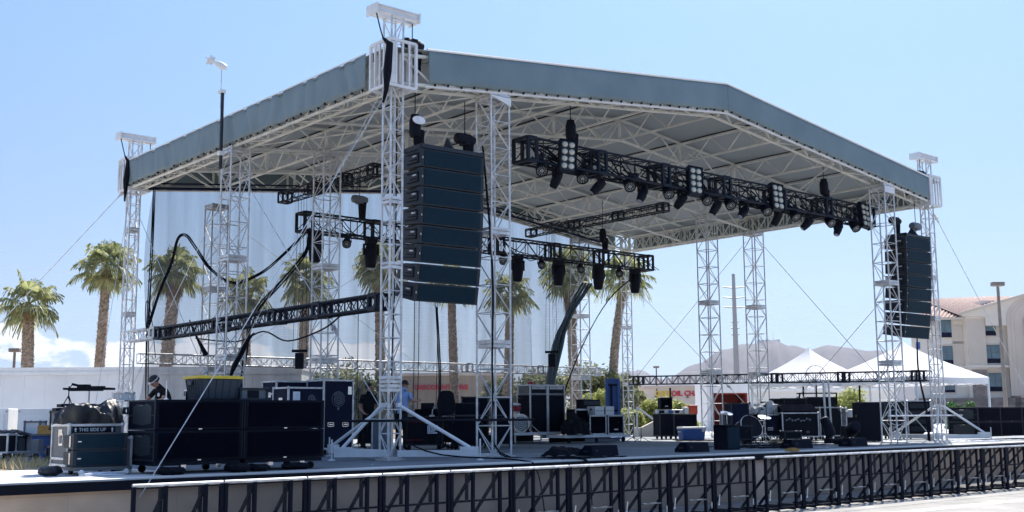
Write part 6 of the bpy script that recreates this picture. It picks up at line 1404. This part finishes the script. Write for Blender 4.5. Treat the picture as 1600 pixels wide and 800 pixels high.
# open orange fronted bay and pale wall behind the right half
d = 78; t = facade('orange_bay_building', 'white fronted building with an open orange red bay behind the covered drums', 'building', 1105, d); w_ = (1172-1105)/1776*d; h = hz(594, d, 1140); hb_ = hz(614, d, 1140)
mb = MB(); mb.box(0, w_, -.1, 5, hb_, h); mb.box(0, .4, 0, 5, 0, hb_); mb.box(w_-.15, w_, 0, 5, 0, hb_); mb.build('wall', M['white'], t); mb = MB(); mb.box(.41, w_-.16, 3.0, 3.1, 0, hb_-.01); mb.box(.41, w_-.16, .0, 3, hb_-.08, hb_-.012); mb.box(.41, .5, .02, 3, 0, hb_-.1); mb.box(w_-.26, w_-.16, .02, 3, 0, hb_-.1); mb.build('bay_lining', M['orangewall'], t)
d = 95; t = facade('pale_low_building', 'long pale building seen under the left tent', 'building', 1150, d); w_ = (1400-1150)/1776*d; h = hz(611, d, 1250)
MB().box(0, w_, 0, 8, 0, h).build('wall', M['stucco_l'], t); MB().box(-.1, w_+.1, -.12, 8, h, h+.2).build('parapet_cap', M['white'], t); mb = MB(); [mb.box(x, x+1.0, -.03, .0, .8, 2.0) for x in (1.2, 4.2, 7.2, 10.2)]; mb.build('window', M['glass'], t)
for k, (p0, p1, py) in enumerate(((1258, 1292, 604), (1325, 1365, 602))):
    d = 160; t = facade('gabled_house', f'{("left", "right")[k]} grey gabled roof far off under the tents', 'building', p0, d); w_ = (p1-p0)/1776*d; h = hz(py, d, p0); MB().prism([(-.4, h*.62), (w_+.4, h*.62), (w_*.5, h)], -.4, 8, 'y').build('roof', M['stucco_b'], t); MB().box(0, w_, 0, 7.6, 0, h*.62).build('wall', M['stucco_l'], t)
# low beige wall
t = facade('low_wall', 'low beige garden wall with a sloping top behind the microphone stands', 'wall', 990, 56); w_ = 75/1776*56
MB().prism([(0, 0), (w_, 0), (w_, hz(664, 56, 1040)+.0), (w_*.75, hz(655, 56, 1040)), (w_*.5, hz(655, 56, 1040)), (w_*.15, hz(668, 56, 1040)), (0, hz(668, 56, 1000))], 0, .5, 'y').build('masonry', M['stucco_p'], t, bevel=.03)
mb = MB(); a = fix(995, 636, 54.5); b = fix(1034, 665, 54.5); mb.bar(a, b, .045, 8); mb.bar(b, (b.x, b.y, 1.2), .045, 8); mb.bar(a, (a.x, a.y, 1.2), .045, 8); lone('handrail', mb, M['alu_w'], 'white sloping handrail behind the right microphone stand', 'handrail')
# hotel
d = 125; H0 = facade('hotel', 'three storey cream hotel with pinkish tile roof at the right edge', 'hotel', 1430, d, RC); sc_ = d/1776
def hx(px): return (px-1430)*sc_
def hy(py): return hz(py, d, 1530)
eave = hy(496)
mb = MB(); mb.prism([(0, 0), (hx(1512), 0), (hx(1512), 14), (5.4, 14)], 0, eave, 'z'); mb.box(hx(1512), hx(1542), -.9, 14, 0, eave+.3); mb.box(hx(1542), hx(1585), -.3, 14, 0, hy(470)); mb.box(hx(1585), hx(1700), -1.2, 14, 0, hy(470)); mb.build('wall', M['stucco_l'], H0)
mb = MB(); 
mb.box(hx(1494), hx(1512), -.06, 0, hy(570), hy(508)); mb.box(hx(1465), hx(1494), -.05, 0, hy(530), hy(509)) if False else None
mb.box(hx(1495), hx(1511), -.08, 0, hy(527), hy(508)); mb.box(hx(1495), hx(1511), -.08, 0, hy(569), hy(541)); mb.box(hx(1513), hx(1541), -.98, -.9, hy(569), hy(500)); mb.build('accent_panel', M['stucco_p'], H0)
mb = MB()
for py in (535, 573): mb.box(0, hx(1700), -.14 if py > 560 else -.06, 0, hy(py+2), hy(py-2))
mb.box(hx(1510), hx(1590), -1.1, 0, hy(575), hy(571)); mb.box(0, hx(1700), -.35, 0, hy(622), hy(617)); mb.build('string_course', M['stucco_l'], H0)
mb = MB(); mb.box(hx(1517), hx(1541), -1.0, -.9, 0, hy(578)); mb.box(hx(1579), hx(1588), -1.3, -.3, 0, hy(577)); mb.box(0, hx(1700), -1.3, 0, 0, hy(622)); mb.build('stone_cladding', M['stone'], H0)
def win(px0, px1, py0, py1, yy):
    mb = MB(); x0, x1, z0, z1 = hx(px0), hx(px1), hy(py1), hy(py0); f = .14
    mb.box(x0-f, x1+f, yy-.10, yy+.02, z1, z1+f); mb.box(x0-f, x1+f, yy-.14, yy+.02, z0-f, z0); mb.box(x0-f, x0, yy-.10, yy+.02, z0, z1); mb.box(x1, x1+f, yy-.10, yy+.02, z0, z1)
    w_ = mb.build('window', M['stucco_p'], H0); zl = z0+(z1-z0)*.26
    MB().box(x0, x1, yy-.03, yy-.005, zl, z1).build('glass', M['glass'], w_)
    mb = MB(); xm = (x0+x1)/2; mb.box(xm-.04, xm+.04, yy-.06, yy-.03, zl, z1); mb.box(x0, x1, yy-.058, yy-.03, zl+(z1-zl)*.42, zl+(z1-zl)*.47); mb.box(x0, x1, yy-.055, yy-.005, z1-.06, z1); mb.build('mullion', M['grey'], w_)
    mb = MB(); mb.box(x0+.1, xm-.15, yy-.004, yy-.002, zl, z1); mb.v = [v for v in mb.v]; mb.build('curtain', M['white'], w_) 
    mb = MB(); mb.box(x0, x1, yy-.05, yy-.005, z0, zl); n_ = 5; [mb.box(x0+.05, x1-.05, yy-.065, yy-.05, z0+(zl-z0)*(k+.3)/n_, z0+(zl-z0)*(k+.6)/n_) for k in range(n_)]; mb.build('vent_grille', M['bluedark'], w_)
for (a, b) in ((497, 527), (540, 570), (597, 613)):
    win(1474, 1494, a, b, 0)
for (a, b) in ((496, 525), (539, 568), (583, 612)): win(1536+(a-496)*.07, 1562+(a-496)*.10, a, b, -.3 if True else 0)
def tiled(p):       # ribbed tile slope through four corners (eave l, eave r, ridge r, ridge l)
    a, b, c, e_ = map(Vector, p); n = max(6, int((b-a).length/.42)); mb = MB()
    for i in range(n):
        u0, u1 = i/n, (i+1)/n; um = (u0+u1)/2; up = Vector((0, -.12, .16))
        mb.add([a.lerp(b, u0), a.lerp(b, um)+up, a.lerp(b, u1), e_.lerp(c, u1), e_.lerp(c, um)+up, e_.lerp(c, u0)], [(0, 1, 4, 5), (1, 2, 3, 4)])
    return mb
mb = tiled([(.6, -.9, eave-.1), (hx(1512), -.9, eave-.1), (hx(1512)+5, 7, hy(458)), (4.4, 7, hy(460))]); mb.v += []; 
m2 = tiled([(hx(1500), -1.2, eave+.2), (hx(1590), -1.4, hy(467)), (hx(1600), 7, hy(455)), (hx(1500)-1, 7, hy(458))]); b0 = len(mb.v); mb.v += m2.v; mb.f += [[i+b0 for i in f] for f in m2.f]; mb.mi += m2.mi
mb.build('roof', M['tile'], H0)
mb = MB(); mb.prism([(hx(1505), eave+.25), (hx(1700), eave+.25+(hx(1700)-hx(1505))*.28), (hx(1700), eave-1), (hx(1542), eave-1), (hx(1542), eave+.0), (hx(1505), eave+.0)], -1.25, -.32, 'y'); mb.build('gable', M['stucco_l'], H0)
mb = MB(); mb.flat((hx(1500), -1.35, eave+.30), (hx(1700), -1.35, eave+.30+(hx(1700)-hx(1500))*.28), .4, .28); mb.box(.4, hx(1512), -1.0, -.6, eave-.3, eave-.06); mb.build('eave_trim', M['stucco_p'], H0)
mb = MB(); cxx = hx(1622); pts = [(cxx+math.cos(a)*hx(1430+48)*1, hy(500)+math.sin(a)*hx(1430+48)*.75) for a in [math.pi*k/14 for k in range(15)]]
for k in range(3):
    q = 1-.12*k; P_ = [(cxx+(x-cxx)*q, hy(500)+(z-hy(500))*q) for x, z in pts]; P_ = [(P_[0][0], 3)]+P_+[(P_[-1][0], 3)]; P_ = P_[::-1]; mb.prism(P_, -1.32+.02*k-.06*k, -1.2, 'y')
mb.build('arch', M['stucco_p'], H0)
mb = MB(); mb.prism([(hx(1600), 3), (hx(1644), 3), (hx(1644), hy(500)), (hx(1622), hy(478)), (hx(1600), hy(500))], -1.6, -1.5, 'y'); mb.build('arch_recess', M['stucco_b'], H0)
# blue sign fragments on the hotel wall seen beside the array
mb = MB(); mb.box(hx(1437), hx(1443), -.1, 0, hy(545), hy(534)); mb.box(hx(1437), hx(1443), -.1, 0, hy(562), hy(552)); mb.build('blue_sign', M['bluetub'], H0)
# ---- tents
def tent(label, px, d, w, peak_py, eave_py, rz):
    pk = fix(px, peak_py, d).z; ev = fix(px, eave_py, d).z; t = thing('canopy_tent', label, 'tent', tuple(gp(px, d, 1.19)), rz, 'white pop up tents'); h = ev-1.19; a = pk-1.19
    mb = MB(); n = 16
    def side(k):
        Rm = Matrix.Rotation(k*math.pi/2, 3, 'Z')
        def fn(u, v):
            s_ = (v)**1.0; x = (u-.5)*w*s_; y = -w/2*s_; z = a+.12-(a+.12-h)*(s_**.80) - .05*math.sin(math.pi*u)*s_
            return Rm @ Vector((x, y, z))
        return fn
    for k in range(4): mb.grid(side(k), 14, 10)
    mb.build('roof', M['tent'], t, smooth=True)
    mb = MB()
    for k in range(4):
        Rm = Matrix.Rotation(k*math.pi/2, 3, 'Z'); mb.grid(lambda u, v: Rm @ Vector(((u-.5)*w, -w/2-.004-.02*math.sin(u*30)*v, h-.34*v-.02*abs(math.sin(u*9))*v-.05*math.sin(math.pi*u)*(1-v))), 30, 2)
    mb.build('valance', M['tent'], t, smooth=True)
    for sx in (-1, 1):
        for sy in (-1, 1): MB().box(sx*w/2*.985-.045, sx*w/2*.985+.045, sy*w/2*.985-.045, sy*w/2*.985+.045, 0, h-.02).build('leg', M['alu_w'], t)
    mb = MB()
    for k in range(4):
        Rm = Matrix.Rotation(k*math.pi/2, 3, 'Z')
        for i in range(4):
            x0 = -w/2+w*i/4; x1 = x0+w/4; mb.bar(Rm @ Vector((x0, -w/2*.97, h-.1)), Rm @ Vector((x1, -w/2*.97, h-.45)), .02, 4); mb.bar(Rm @ Vector((x0, -w/2*.97, h-.45)), Rm @ Vector((x1, -w/2*.97, h-.1)), .02, 4)
    mb.build('scissor_frame', M['alu'], t)
tent('left white peaked tent behind the black side truss', 1268, 62, 4.5, 546, 595, RC+R(35))
tent('right white peaked tent in front of the hotel', 1417, 60, 5.9, 537, 591, RC+R(33))
# ---- monopole and wires
g = gp(1153, 300, 1.18); t = thing('transmission_pole', 'tall pale steel power pole with short side arms behind the right towers', 'power pole', tuple(g), RC); h = hz(428, 300, 1150)
MB().bar((0, 0, 0), (0, 0, h), .95*1.0, 12, .42).build('pole', M['polegrey'], t)
for py, l in ((449, 1), (465, 1), (480, 1), (503, .4), (513, .4), (523, .4)):
    z = hz(py, 300, 1150); mb = MB()
    for s in (-1, 1): mb.bar((0, 0, z-.15), (s*2.5*l*1.15, 0, z+.1), .20, 6, .12)
    mb.build('arm', M['grey'], t)
def wire(label, a, b, sag, r, i):
    mb = MB(); mb.tube([a.lerp(b, k/16)-Vector((0, 0, sag*4*(k/16)*(1-k/16))) for k in range(17)], r*.42, 4); lone('power_line', mb, M['trailer'], label, 'power line', 'overhead power lines')
rows = [(449, 488), (465, 500), (480, 513), (503, 531), (465+22, 520)]
for i, (y0, y1) in enumerate(rows):
    wire(f'overhead power line right of the pale pole, {ORD[i]} in the fan of wires', fix(1156, y0, 300), fix(1500, y1+10, 330), 1.0, .05, i)
for i, (y0, y1) in enumerate(((385, 449), (414, 465), (425, 480), (437, 490), (447, 503), (455, 513), (487, 523), (502, 530), (515, 538), (560, 560))):
    wire(f'overhead power line across the left sky, {ORD[i]} from the top', fix(-60, y0, 330), fix(1150, y1+(20 if i == 9 else 0), 300), 2.0, .05, i)
# contrail
# ================================================================
scene.render.resolution_x = 1024; scene.render.resolution_y = 512
scene.render.engine = 'CYCLES'
